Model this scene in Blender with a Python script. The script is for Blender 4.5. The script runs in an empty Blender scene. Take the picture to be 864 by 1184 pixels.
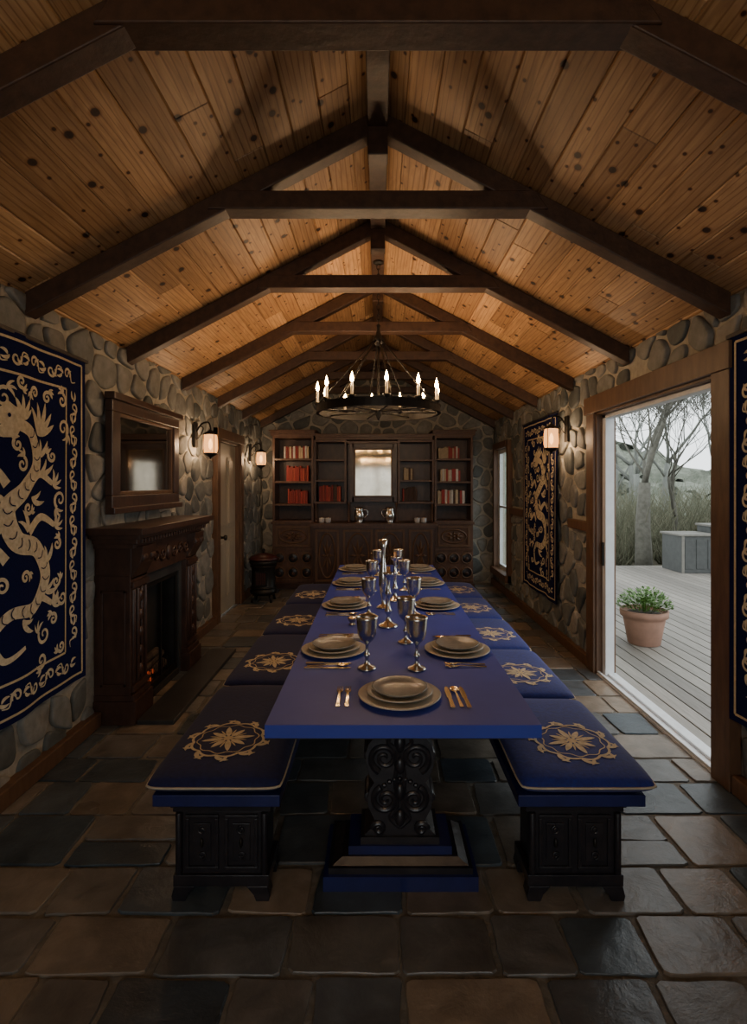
import bpy, bmesh, math, random
from mathutils import Vector, Matrix
R = random.Random(7)
pi = math.pi
COL = bpy.context.scene.collection

# ------------------------------------------------------------------ materials
def new_mat(name):
    m = bpy.data.materials.new(name); m.use_nodes = True
    nt = m.node_tree; nt.nodes.clear()
    out = nt.nodes.new('ShaderNodeOutputMaterial')
    b = nt.nodes.new('ShaderNodeBsdfPrincipled')
    nt.links.new(b.outputs[0], out.inputs[0])
    return m, nt, b, out

def ramp(nt, fac, stops, interp='LINEAR'):
    r = nt.nodes.new('ShaderNodeValToRGB'); r.color_ramp.interpolation = interp
    e = r.color_ramp.elements
    while len(e) < len(stops): e.new(0.5)
    for i, (p, c) in enumerate(stops):
        e[i].position = p; e[i].color = (c[0], c[1], c[2], 1)
    nt.links.new(fac, r.inputs[0]); return r.outputs[0]

def mixc(nt, fac, a, b, mode='MIX'):
    n = nt.nodes.new('ShaderNodeMix'); n.data_type = 'RGBA'; n.blend_type = mode
    for s, v in ((n.inputs[0], fac), (n.inputs[6], a), (n.inputs[7], b)):
        if hasattr(v, 'is_linked'): nt.links.new(v, s)
        elif isinstance(v, (int, float)): s.default_value = v
        else: s.default_value = (v[0], v[1], v[2], 1)
    return n.outputs[2]

def coords(nt, scale=(1, 1, 1), rnd_off=0.0):
    tc = nt.nodes.new('ShaderNodeTexCoord')
    mp = nt.nodes.new('ShaderNodeMapping'); mp.inputs['Scale'].default_value = scale
    nt.links.new(tc.outputs['Object'], mp.inputs[0])
    if rnd_off:
        at = nt.nodes.new('ShaderNodeAttribute'); at.attribute_name = 'rnd'
        mu = nt.nodes.new('ShaderNodeMath'); mu.operation = 'MULTIPLY'; mu.inputs[1].default_value = rnd_off
        nt.links.new(at.outputs['Fac'], mu.inputs[0])
        cx = nt.nodes.new('ShaderNodeCombineXYZ')
        for i in range(3): nt.links.new(mu.outputs[0], cx.inputs[i])
        nt.links.new(cx.outputs[0], mp.inputs['Location'])
    return mp.outputs[0]

def noise(nt, vec, scale, detail=4, dist=0.0, rough=.55):
    n = nt.nodes.new('ShaderNodeTexNoise')
    n.inputs['Scale'].default_value = scale; n.inputs['Detail'].default_value = detail
    n.inputs['Distortion'].default_value = dist; n.inputs['Roughness'].default_value = rough
    nt.links.new(vec, n.inputs['Vector']); return n.outputs[0]

def bump(nt, b, h, strength, dist=.01):
    n = nt.nodes.new('ShaderNodeBump'); n.inputs['Strength'].default_value = strength
    n.inputs['Distance'].default_value = dist
    nt.links.new(h, n.inputs['Height']); nt.links.new(n.outputs[0], b.inputs['Normal'])

def mat(name, c1, c2=None, rough=.5, metal=0., scale=12, stretch=(1, 1, 1), bmp=.15, spec=.5,
        emis=None, es=0, rnd=0.0, sheen=0, bd=.01):
    m, nt, b, out = new_mat(name)
    c2 = c2 or tuple(x * .7 for x in c1)
    v = coords(nt, stretch, 17.0 if rnd else 0)
    n = noise(nt, v, scale, 5)
    col = ramp(nt, n, [(.3, c1), (.7, c2)])
    if rnd:
        at = nt.nodes.new('ShaderNodeAttribute'); at.attribute_name = 'rnd'
        f = ramp(nt, at.outputs['Fac'], [(0, (1 - rnd,) * 3), (1, (1 + rnd * .6,) * 3)])
        col = mixc(nt, 1.0, col, f, 'MULTIPLY')
    nt.links.new(col, b.inputs['Base Color'])
    b.inputs['Roughness'].default_value = rough; b.inputs['Metallic'].default_value = metal
    b.inputs['Specular IOR Level'].default_value = spec
    if sheen: b.inputs['Sheen Weight'].default_value = sheen
    if emis:
        b.inputs['Emission Color'].default_value = (*emis, 1); b.inputs['Emission Strength'].default_value = es
    if bmp: bump(nt, b, n, bmp, bd)
    return m

def mat_rndramp(name, stops, rough=.6, scale=14, bmp=.4, interp='LINEAR', var=.35, bd=.01, spec=.5, off=17.0):
    m, nt, b, out = new_mat(name)
    at = nt.nodes.new('ShaderNodeAttribute'); at.attribute_name = 'rnd'
    col = ramp(nt, at.outputs['Fac'], stops, interp)
    v = coords(nt, (1, 1, 1), off)
    n = noise(nt, v, scale, 7, .3, .65)
    n2 = noise(nt, v, scale * .25, 3)
    f = ramp(nt, n, [(.25, (1 - var,) * 3), (.75, (1 + var,) * 3)])
    col = mixc(nt, 1.0, col, f, 'MULTIPLY')
    f2 = ramp(nt, n2, [(.3, (1 - var * .7, 1 - var * .75, 1 - var * .8)), (.7, (1 + var * .6,) * 3)])
    col = mixc(nt, 1.0, col, f2, 'MULTIPLY')
    nt.links.new(col, b.inputs['Base Color'])
    r = nt.nodes.new('ShaderNodeMapRange'); r.inputs[3].default_value = rough - .12; r.inputs[4].default_value = rough + .15
    nt.links.new(n2, r.inputs[0]); nt.links.new(r.outputs[0], b.inputs['Roughness'])
    b.inputs['Specular IOR Level'].default_value = spec
    mx = nt.nodes.new('ShaderNodeMath'); mx.operation = 'ADD'
    nt.links.new(n, mx.inputs[0]); nt.links.new(n2, mx.inputs[1])
    bump(nt, b, mx.outputs[0], bmp, bd)
    return m

def mat_pine():
    m, nt, b, out = new_mat('knotty_pine')
    v = coords(nt, (1, 1, 1), 31.0)
    mp = nt.nodes.new('ShaderNodeMapping'); mp.inputs['Scale'].default_value = (9, .9, 9)
    nt.links.new(v, mp.inputs[0])
    g = noise(nt, mp.outputs[0], 3.0, 6, 1.6)
    col = ramp(nt, g, [(.28, (.38, .215, .10)), (.5, (.52, .31, .145)), (.72, (.63, .40, .20))])
    w = nt.nodes.new('ShaderNodeTexWave'); w.wave_type = 'BANDS'; w.bands_direction = 'X'
    w.inputs['Scale'].default_value = 1.6; w.inputs['Distortion'].default_value = 9; w.inputs['Detail'].default_value = 3
    w.inputs['Detail Scale'].default_value = .6
    mp3 = nt.nodes.new('ShaderNodeMapping'); mp3.inputs['Scale'].default_value = (7, .55, 7)
    nt.links.new(v, mp3.inputs[0]); nt.links.new(mp3.outputs[0], w.inputs['Vector'])
    wl = ramp(nt, w.outputs[0], [(0, (.58, .47, .40)), (.16, (1, 1, 1)), (1, (1, 1, 1))])
    col = mixc(nt, .85, col, wl, 'MULTIPLY')
    # knots: isotropic voronoi dots, only a random subset of the cells kept
    tc = nt.nodes.new('ShaderNodeTexCoord')
    for sc, keep, th, shade, o in ((4.4, .62, .066, .045, 0.0), (8.0, .6, .055, .09, 3.3)):
        mp2 = nt.nodes.new('ShaderNodeMapping'); mp2.inputs['Scale'].default_value = (sc * 1.13, sc * .8, sc); mp2.inputs['Location'].default_value = (o, o, 0)
        nt.links.new(tc.outputs['Object'], mp2.inputs[0])
        vo = nt.nodes.new('ShaderNodeTexVoronoi'); vo.voronoi_dimensions = '2D'; vo.inputs['Scale'].default_value = 1.0
        nt.links.new(mp2.outputs[0], vo.inputs['Vector'])
        k = ramp(nt, vo.outputs['Distance'], [(0, (shade, shade * .6, shade * .4)), (th, (shade * 1.8, shade * 1.1, shade * .8)), (th * 1.35, (.75, .62, .5)), (th * 2.0, (1, 1, 1))])
        sp = nt.nodes.new('ShaderNodeSeparateColor'); nt.links.new(vo.outputs['Color'], sp.inputs[0])
        gt = nt.nodes.new('ShaderNodeMath'); gt.operation = 'GREATER_THAN'; gt.inputs[1].default_value = 1 - keep
        nt.links.new(sp.outputs[0], gt.inputs[0])
        col = mixc(nt, gt.outputs[0], col, mixc(nt, 1.0, col, k, 'MULTIPLY'))
    at = nt.nodes.new('ShaderNodeAttribute'); at.attribute_name = 'rnd'
    f = ramp(nt, at.outputs['Fac'], [(0, (.66, .59, .52)), (.5, (.9, .87, .85)), (1, (1.18, 1.15, 1.12))])
    col = mixc(nt, 1.0, col, f, 'MULTIPLY')
    nt.links.new(col, b.inputs['Base Color']); b.inputs['Roughness'].default_value = .5
    bump(nt, b, g, .15)
    return m

M = {}
M['pine'] = mat_pine()
M['beam'] = mat('beam_wood', (.080, .040, .023), (.040, .020, .012), .5, scale=4, stretch=(5, 5, 5), bmp=.3)
M['darkwood'] = mat('carved_dark_wood', (.075, .038, .026), (.040, .020, .015), .36, scale=9, stretch=(2, 2, 1), bmp=.15)
M['bookwood'] = mat('bookcase_walnut', (.13, .066, .040), (.070, .035, .022), .4, scale=7, stretch=(3, 3, 1), bmp=.15)
M['trimwood'] = mat('trim_brown_wood', (.15, .080, .043), (.09, .046, .025), .5, scale=6, stretch=(4, 4, 1), bmp=.2)
M['black'] = mat('black_iron', (.02, .018, .016), (.03, .027, .024), .45, metal=.6, bmp=.1)
M['blackwood'] = mat('ebonised_wood', (.026, .023, .027), (.012, .012, .017), .3, scale=20, bmp=.2)
M['tableblue'] = mat('table_blue_paint', (.048, .076, .46), (.040, .062, .38), .5, scale=3, bmp=.03, spec=.3)
M['blueedge'] = mat('bench_blue_paint', (.015, .022, .12), (.010, .015, .08), .4, bmp=.08)
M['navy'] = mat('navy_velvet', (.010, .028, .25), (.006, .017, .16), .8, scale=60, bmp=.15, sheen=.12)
M['shadenavy'] = mat('shaded_navy_velvet', (.007, .014, .085), (.005, .009, .055), .85, scale=60, bmp=.15, sheen=.06)  # navy velvet with the left bench's shade put into the colour
M['tapnavy'] = mat('tapestry_navy_wool', (.009, .013, .070), (.005, .008, .042), .95, scale=160, bmp=.35, spec=.1)
M['gold'] = mat('gold_thread', (.66, .54, .34), (.50, .39, .22), .65, scale=80, bmp=.3)
M['cream'] = mat('cream_thread', (.72, .63, .45), (.52, .43, .28), .8, scale=45, bmp=.4)
M['piping'] = mat('cream_piping', (.6, .52, .38), None, .7, bmp=.1)
M['mortar'] = mat('mortar', (.46, .425, .35), (.33, .30, .245), .95, scale=25, bmp=.8)
M['stone'] = mat_rndramp('field_stone', [(0, (.085, .097, .096)), (.3, (.15, .158, .15)), (.55, (.25, .25, .228)), (.8, (.16, .168, .16)), (1, (.31, .295, .26))], .72, 14, .5, var=.28)
M['grout'] = mat('floor_grout', (.20, .18, .15), (.12, .11, .09), .9, scale=30, bmp=.6)
M['slate'] = mat_rndramp('slate_tile', [(0, (.050, .070, .088)), (.16, (.085, .105, .12)), (.3, (.16, .145, .125)), (.45, (.22, .175, .13)), (.6, (.115, .125, .13)), (.75, (.25, .20, .15)), (.88, (.135, .135, .13)), (1, (.060, .078, .095))], .31, 7, .5, var=.36, bd=.014)
M['pewter'] = mat('pewter', (.82, .79, .72), (.62, .59, .53), .24, metal=1, scale=14, bmp=.08)
M['silver'] = mat('polished_silver', (.90, .88, .84), (.80, .78, .74), .15, metal=1, bmp=.03)
M['brass'] = mat('gold_cutlery', (.92, .74, .48), (.82, .64, .40), .22, metal=1, bmp=.02)
M['plate'] = mat('stoneware_grey', (.34, .31, .26), (.22, .205, .17), .26, scale=20, bmp=.08)
M['platerim'] = mat('stoneware_cream', (.56, .50, .40), (.44, .39, .31), .3, scale=16, bmp=.06)
M['napkin'] = mat('white_linen', (.62, .62, .62), (.5, .5, .52), .9, scale=60, bmp=.3)
M['white'] = mat('white_frame_paint', (.72, .74, .76), (.62, .64, .66), .4, bmp=.02)
M['creamdoor'] = mat('cream_door_paint', (.46, .41, .32), (.38, .34, .26), .5, scale=3, bmp=.05)
M['mirror'] = mat('mirror_glass', (.42, .40, .37), (.38, .36, .33), .04, metal=1, bmp=0)
M['oldmirror'] = mat('antique_mirror_glass', (.42, .37, .30), (.32, .28, .22), .07, metal=1, scale=6, bmp=0.02)
M['wax'] = mat('candle_wax', (.75, .66, .48), (.65, .55, .38), .5, bmp=.05, emis=(1, .55, .2), es=.3)
M['flame'] = mat('candle_flame', (1, .7, .3), None, .5, bmp=0, emis=(1, .58, .2), es=80)
M['bulb'] = mat('warm_bulb', (1, .7, .3), None, .5, bmp=0, emis=(1, .50, .16), es=9)
M['ember'] = mat('ember', (.35, .06, .02), (.04, .02, .01), .8, scale=60, bmp=.5, emis=(1, .14, .04), es=.25)
M['bark'] = mat('log_bark', (.09, .06, .04), (.03, .02, .015), .9, scale=30, bmp=.9)
M['hearth'] = mat('hearth_slate', (.05, .052, .052), (.03, .03, .032), .35, scale=5, bmp=.2)
M['soot'] = mat('firebox_soot', (.02, .018, .016), None, .9, bmp=.3)
M['books'] = mat_rndramp('book_cloth', [(0, (.34, .035, .03)), (.3, (.20, .022, .02)), (.45, (.42, .07, .045)), (.6, (.50, .40, .26)), (.72, (.06, .03, .02)), (.84, (.58, .55, .5)), (.92, (.30, .04, .03))], .6, 30, .1, 'CONSTANT', .15)
M['redlid'] = mat('oxblood_lid', (.07, .016, .014), (.04, .010, .009), .4, bmp=.1)
M['deck'] = mat('deck_board', (.24, .22, .195), (.165, .15, .13), .55, scale=7, stretch=(8, .7, 1), bmp=.3, rnd=.3)
M['terra'] = mat('terracotta', (.34, .19, .135), (.25, .14, .10), .8, scale=9, bmp=.2)
M['soil'] = mat('potting_soil', (.04, .03, .02), None, .95, bmp=.8)
M['leaf'] = mat('green_leaf', (.10, .22, .03), (.055, .13, .018), .6, scale=20, bmp=.1, rnd=.4)
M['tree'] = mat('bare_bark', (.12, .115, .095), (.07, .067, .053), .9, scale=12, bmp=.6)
M['treefar'] = mat('haze_tinted_bark', (.20, .21, .19), (.155, .165, .15), .95, scale=5, bmp=.1)  # distance haze put into the bark colour
M['brush'] = mat('undergrowth', (.16, .15, .10), (.09, .10, .06), .95, scale=3, bmp=.8, rnd=.25)
M['hill'] = mat('haze_tinted_woodland', (.22, .235, .19), (.11, .125, .095), 1, scale=2.6, bmp=.9, bd=.3)  # pale haze put into the hillside colour
M['ground'] = mat('grassy_ground', (.11, .10, .06), (.075, .062, .042), .95, scale=4, bmp=.8)
M['plastic'] = mat('weathered_grey_panel', (.060, .064, .062), (.04, .043, .042), .55, bmp=.1)
M['plastictop'] = mat('weathered_tan_top', (.17, .16, .14), (.12, .115, .10), .6, bmp=.1)

def glow_glass(name, colr, strength, fac):
    m = bpy.data.materials.new(name); m.use_nodes = True; nt = m.node_tree; nt.nodes.clear()
    o = nt.nodes.new('ShaderNodeOutputMaterial'); mx = nt.nodes.new('ShaderNodeMixShader')
    t = nt.nodes.new('ShaderNodeBsdfTransparent'); e = nt.nodes.new('ShaderNodeEmission')
    e.inputs[0].default_value = (*colr, 1); e.inputs[1].default_value = strength
    mx.inputs[0].default_value = fac
    nt.links.new(t.outputs[0], mx.inputs[1]); nt.links.new(e.outputs[0], mx.inputs[2]); nt.links.new(mx.outputs[0], o.inputs[0])
    return m
M['lampglass'] = glow_glass('frosted_lamp_glass', (1, .40, .11), 2.6, .7)
def pane_mat():
    m = bpy.data.materials.new('window_glass'); m.use_nodes = True; nt = m.node_tree; nt.nodes.clear()
    o = nt.nodes.new('ShaderNodeOutputMaterial'); mx = nt.nodes.new('ShaderNodeMixShader')
    t = nt.nodes.new('ShaderNodeBsdfTransparent'); e = nt.nodes.new('ShaderNodeBsdfGlossy')
    t.inputs[0].default_value = (.93, .96, .96, 1)
    e.inputs['Roughness'].default_value = .02; mx.inputs[0].default_value = .06
    nt.links.new(t.outputs[0], mx.inputs[1]); nt.links.new(e.outputs[0], mx.inputs[2]); nt.links.new(mx.outputs[0], o.inputs[0])
    return m
M['pane'] = pane_mat()

# ------------------------------------------------------------------ mesh builder
class MB:
    def __init__(s, name):
        s.name = name; s.v = []; s.f = []; s.mi = []; s.sm = []; s.rn = []; s.mats = []; s.T = None
    def slot(s, m):
        if m not in s.mats: s.mats.append(m)
        return s.mats.index(m)
    def add(s, vs, fs, m, smooth=False, rnd=None):
        b = len(s.v); k = s.slot(m)
        if rnd is None: rnd = R.random()
        if s.T is not None: vs = [tuple(s.T @ Vector(p)) for p in vs]
        s.v += vs
        for f in fs:
            s.f.append([b + i for i in f]); s.mi.append(k); s.sm.append(smooth); s.rn.append(rnd)
    def box(s, x0, x1, y0, y1, z0, z1, m, rnd=None):
        vs = [(x, y, z) for z in (z0, z1) for x, y in ((x0, y0), (x1, y0), (x1, y1), (x0, y1))]
        s.add(vs, [(3, 2, 1, 0), (4, 5, 6, 7), (0, 1, 5, 4), (1, 2, 6, 5), (2, 3, 7, 6), (3, 0, 4, 7)], m, False, rnd)
    def hull(s, lo, hi, m, smooth=False, rnd=None):  # two loops of equal length
        n = len(lo)
        fs = [tuple(range(n))[::-1], tuple(range(n, 2 * n))] + [(i, (i + 1) % n, n + (i + 1) % n, n + i) for i in range(n)]
        s.add(list(lo) + list(hi), fs, m, smooth, rnd)
    def lathe(s, prof, c, m, seg=24, axis='z', sx=1, sy=1):
        vs = []; fs = []
        for r, h in prof:
            for i in range(seg):
                a = 2 * pi * i / seg
                p = (r * math.cos(a) * sx, r * math.sin(a) * sy, h)
                if axis == 'x': p = (p[2], p[0], p[1])
                if axis == 'y': p = (p[0], p[2], p[1])
                vs.append((p[0] + c[0], p[1] + c[1], p[2] + c[2]))
        n = len(prof)
        for j in range(n - 1):
            for i in range(seg):
                fs.append((j * seg + i, j * seg + (i + 1) % seg, (j + 1) * seg + (i + 1) % seg, (j + 1) * seg + i))
        fs.append(tuple(range(seg))[::-1]); fs.append(tuple((n - 1) * seg + i for i in range(seg)))
        s.add(vs, fs, m, True)
    def tube(s, pts, rad, m, seg=8, closed=False, rnd=None):
        pts = [Vector(p) for p in pts]; n = len(pts)
        if not isinstance(rad, (list, tuple)): rad = [rad] * n
        vs = []; up = None
        for i, p in enumerate(pts):
            if closed: d = pts[(i + 1) % n] - pts[i - 1]
            else: d = pts[min(i + 1, n - 1)] - pts[max(i - 1, 0)]
            d = d.normalized() if d.length > 1e-9 else Vector((0, 0, 1))
            if up is None: up = Vector((0, 0, 1)) if abs(d.z) < .9 else Vector((1, 0, 0))
            a = d.cross(up)
            if a.length < 1e-4: a = d.cross(Vector((1, .3, 0)))
            a.normalize(); b2 = a.cross(d).normalized(); up = b2
            for k in range(seg):
                t = 2 * pi * k / seg
                q = p + (a * math.cos(t) + b2 * math.sin(t)) * rad[i]
                vs.append(tuple(q))
        fs = []
        for j in range(n if closed else n - 1):
            j2 = (j + 1) % n
            for k in range(seg):
                fs.append((j * seg + k, j * seg + (k + 1) % seg, j2 * seg + (k + 1) % seg, j2 * seg + k))
        if not closed:
            fs.append(tuple(range(seg))[::-1]); fs.append(tuple((n - 1) * seg + k for k in range(seg)))
        s.add(vs, fs, m, True, rnd)
    def ball(s, c, r, m, seg=12, sx=1, sy=1, sz=1):
        prof = [(max(r * math.sin(pi * j / 8), r * .02), -r * math.cos(pi * j / 8) * sz) for j in range(9)]
        s.lathe(prof, c, m, seg, 'z', sx, sy)
    def ribbon(s, pts, w, m, fn, taper=None):
        """flat strip in 2D mapped by fn(a,b)->xyz"""
        n = len(pts); vs = []
        for i, p in enumerate(pts):
            a = pts[max(i - 1, 0)]; b = pts[min(i + 1, n - 1)]
            dx, dy = b[0] - a[0], b[1] - a[1]; L = math.hypot(dx, dy) or 1
            ww = (w[i] if isinstance(w, list) else w * (taper(i / (n - 1)) if taper else 1)) / 2
            nx, ny = -dy / L * ww, dx / L * ww
            vs += [fn(p[0] + nx, p[1] + ny), fn(p[0] - nx, p[1] - ny)]
        s.add(vs, [(2 * i, 2 * i + 1, 2 * i + 3, 2 * i + 2) for i in range(n - 1)], m)
    def poly(s, pts, m, fn):
        c = (sum(p[0] for p in pts) / len(pts), sum(p[1] for p in pts) / len(pts))
        vs = [fn(*c)] + [fn(*p) for p in pts]
        s.add(vs, [(0, i + 1, (i + 1) % len(pts) + 1) for i in range(len(pts))], m)
    def mesh(s, bevel=0, recalc=True):
        me = bpy.data.meshes.new(s.name); me.from_pydata(s.v, [], s.f)
        for m in s.mats: me.materials.append(M[m])
        me.polygons.foreach_set('material_index', s.mi); me.polygons.foreach_set('use_smooth', s.sm)
        at = me.attributes.new('rnd', 'FLOAT', 'FACE'); at.data.foreach_set('value', s.rn)
        if recalc:
            bm = bmesh.new(); bm.from_mesh(me); bmesh.ops.recalc_face_normals(bm, faces=bm.faces); bm.to_mesh(me); bm.free()
        me.update(); return me
    def obj(s, bevel=0, loc=(0, 0, 0), rz=0, recalc=True):
        me = s.mesh(recalc=recalc); return place(s.name, me, loc, rz, bevel)
def place(name, me, loc=(0, 0, 0), rz=0, bevel=0):
    o = bpy.data.objects.new(name, me); COL.objects.link(o); o.location = loc; o.rotation_euler = (0, 0, rz)
    if bevel:
        b = o.modifiers.new('bevel', 'BEVEL'); b.width = bevel; b.segments = 2; b.limit_method = 'ANGLE'; b.angle_limit = math.radians(50)
    return o

def spline(pts, n=8):
    out = []
    P = [pts[0]] + list(pts) + [pts[-1]]
    for i in range(1, len(P) - 2):
        for k in range(n):
            t = k / n
            out.append(tuple(.5 * ((2 * P[i][d]) + (-P[i - 1][d] + P[i + 1][d]) * t + (2 * P[i - 1][d] - 5 * P[i][d] + 4 * P[i + 1][d] - P[i + 2][d]) * t * t
                     + (-P[i - 1][d] + 3 * P[i][d] - 3 * P[i + 1][d] + P[i + 2][d]) * t ** 3) for d in range(len(pts[0]))))
    out.append(tuple(pts[-1])); return out
def spiral(cx, cy, r, turns, a0, d=1, n=26, r1=.12):
    return [(cx + r * (1 - (1 - r1) * i / n) * math.cos(a0 + d * 2 * pi * turns * i / n),
             cy + r * (1 - (1 - r1) * i / n) * math.sin(a0 + d * 2 * pi * turns * i / n)) for i in range(n + 1)]
def leaf(cx, cy, ang, L, W, n=7, curve=0.0):
    up = []; dn = []
    for i in range(n + 1):
        t = i / n; w = W * math.sin(pi * min(t * .9 + .05, 1)) ** .8 * (1 - t * .35) * (0 if i == n else 1)
        a = ang + curve * t
        x, y = cx + L * t * math.cos(a), cy + L * t * math.sin(a)
        up.append((x - w * math.sin(a), y + w * math.cos(a))); dn.append((x + w * math.sin(a), y - w * math.cos(a)))
    return up + dn[::-1]

# ------------------------------------------------------------------ room constants
CAMZ = 1.65; WX = 1.95; YB = 9.0; YF = -2.2
EAVE = 2.71; SL = .526; RIDGE = EAVE + SL * 1.92
def roofz(x): return RIDGE - SL * abs(x)

# ---- fieldstone facing
def clip(poly, nx, ny, c):  # keep nx*x+ny*y<=c
    out = []
    for i in range(len(poly)):
        a = poly[i]; b = poly[(i + 1) % len(poly)]
        da = nx * a[0] + ny * a[1] - c; db = nx * b[0] + ny * b[1] - c
        if da <= 0: out.append(a)
        if (da < 0 < db) or (db < 0 < da):
            t = da / (da - db); out.append((a[0] + t * (b[0] - a[0]), a[1] + t * (b[1] - a[1])))
    return out
def stones(mb, w0, w1, z0, z1, holes, fn, cell=.255, extra=()):
    sites = {}
    nx = int((w1 - w0) / cell) + 2; nz = int((z1 - z0) / (cell * .86)) + 2
    for j in range(-1, nz + 1):
        for i in range(-1, nx + 1):
            sites[i, j] = (w0 + (i + .5 * (j % 2) + R.uniform(-.42, .42)) * cell, z0 + (j + .3 + R.uniform(-.42, .42)) * cell * .86)
    for (i, j), p in sites.items():
        poly = [(p[0] - .4, p[1] - .4), (p[0] + .4, p[1] - .4), (p[0] + .4, p[1] + .4), (p[0] - .4, p[1] + .4)]
        for di in (-2, -1, 0, 1, 2):
            for dj in (-2, -1, 0, 1, 2):
                q = sites.get((i + di, j + dj))
                if (di or dj) and q and poly:
                    dx, dz = q[0] - p[0], q[1] - p[1]
                    poly = clip(poly, dx, dz, dx * (p[0] + q[0]) / 2 + dz * (p[1] + q[1]) / 2)
        poly = clip(poly, -1, 0, -w0)
        for c in ((1, 0, w1), (0, -1, -z0), (0, 1, z1)) + tuple(extra):
            if poly: poly = clip(poly, *c)
        if len(poly) < 3: continue
        for (a0, a1, b0, b1) in holes:
            if len(poly) < 3: break
            xs = [q[0] for q in poly]; zs = [q[1] for q in poly]
            if max(xs) <= a0 or min(xs) >= a1 or max(zs) <= b0 or min(zs) >= b1: continue
            cx, cz = sum(xs) / len(xs), sum(zs) / len(zs)
            opts = [(a0 - cx, (1, 0, a0)), (cx - a1, (-1, 0, -a1)), (b0 - cz, (0, 1, b0)), (cz - b1, (0, -1, -b1))]
            d, c = max(opts, key=lambda o: o[0])
            if d < 0: poly = []
            else: poly = clip(poly, *c)
        if len(poly) < 3: continue
        cx = sum(q[0] for q in poly) / len(poly); cz = sum(q[1] for q in poly) / len(poly)
        area = abs(sum(poly[k][0] * poly[(k + 1) % len(poly)][1] - poly[(k + 1) % len(poly)][0] * poly[k][1] for k in range(len(poly)))) / 2
        if area < .004: continue
        g = R.uniform(.014, .025)
        sh = []
        for q in poly:
            L = math.hypot(q[0] - cx, q[1] - cz); k = max(.2, 1 - g / max(L, .01))
            sh.append((cx + (q[0] - cx) * k, cz + (q[1] - cz) * k))
        for _ in range(3):
            nw = []
            for k in range(len(sh)):
                a, b = sh[k], sh[(k + 1) % len(sh)]
                nw += [(.8 * a[0] + .2 * b[0], .8 * a[1] + .2 * b[1]), (.2 * a[0] + .8 * b[0], .2 * a[1] + .8 * b[1])]
            sh = nw
        if len(sh) > 24: sh = sh[::2]
        n = len(sh); h = R.uniform(.016, .030); vs = []
        tx, tz = R.uniform(-.07, .07), R.uniform(-.07, .07)
        for sc, dp in ((1.0, -.02), (.985, h * .5), (.94, h * .88), (.84, h * .99), (.4, h * 1.01)):
            for q in sh:
                x, z = cx + (q[0] - cx) * sc, cz + (q[1] - cz) * sc
                e = dp + ((x - cx) * tx + (z - cz) * tz + R.uniform(-.0015, .0015)) * (dp > 0)
                vs.append(fn(x, z, e))
        vs.append(fn(cx, cz, h * 1.02)); fs = []
        for j2 in range(4):
            for k in range(n):
                fs.append((j2 * n + k, j2 * n + (k + 1) % n, (j2 + 1) * n + (k + 1) % n, (j2 + 1) * n + k))
        for k in range(n): fs.append((4 * n + k, 4 * n + (k + 1) % n, 5 * n))
        mb.add(vs, fs, 'stone', True, R.random())

TH = .11; TL = .25
# right wall with sliding-door opening and window
DY0, DY1, DZ = 3.03, 4.68, 2.27
WY0, WY1, WZ0, WZ1 = 7.86, 8.68, .32, 2.20
w = MB('wall_right')
x0, x1 = WX, WX + TH
w.box(x0, x1, YF, DY0, -.1, EAVE + .02, 'mortar')
w.box(x0, x1, DY0, DY1, DZ, EAVE + .02, 'mortar')
w.box(x0, x1, DY1, WY0, -.1, EAVE + .02, 'mortar')
w.box(x0, x1, WY0, WY1, -.1, WZ0, 'mortar'); w.box(x0, x1, WY0, WY1, WZ1, EAVE + .02, 'mortar')
w.box(x0, x1, WY1, YB + TL, -.1, EAVE + .02, 'mortar')
stones(w, YF, YB, .0, EAVE - .01, [(DY0 - .17, DY1 + .17, 0, DZ + .15), (WY0 - .1, WY1 + .1, WZ0 - .1, WZ1 + .1), (4.84, 5.35, 1.2, 1.33), (7.05, 7.78, 1.2, 1.33)], lambda a, z, d: (WX - d, a, z))
w.obj()
# left wall with doorway
LY0, LY1, LZ = 6.42, 7.40, 2.2
w = MB('wall_left')
x0, x1 = WX, WX + TL
w.box(-x1, -x0, YF, LY0, -.1, EAVE + .02, 'mortar'); w.box(-x1, -x0, LY0, LY1, LZ, EAVE + .02, 'mortar'); w.box(-x1, -x0, LY1, YB + TL, -.1, EAVE + .02, 'mortar')
stones(w, YF, YB, .0, EAVE - .01, [(LY0 - .12, LY1 + .12, 0, LZ + .12), (3.66, 5.04, 0, 1.3)], lambda a, z, d: (-WX + d, a, z))
w.obj()
# back wall (gable)
w = MB('wall_back')
w.hull([(-WX, YB, -.1), (WX, YB, -.1), (WX, YB, roofz(WX)), (0, YB, RIDGE), (-WX, YB, roofz(WX))],
       [(-WX, YB + TL, -.1), (WX, YB + TL, -.1), (WX, YB + TL, roofz(WX)), (0, YB + TL, RIDGE), (-WX, YB + TL, roofz(WX))], 'mortar')
stones(w, -WX, WX, 0, 3.75, [(-1.6, 1.44, 0, 2.4)], lambda a, z, d: (a, YB - d, z), .26, extra=((SL, 1, RIDGE - .01), (-SL, 1, RIDGE - .01)))
w.obj()
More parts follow.
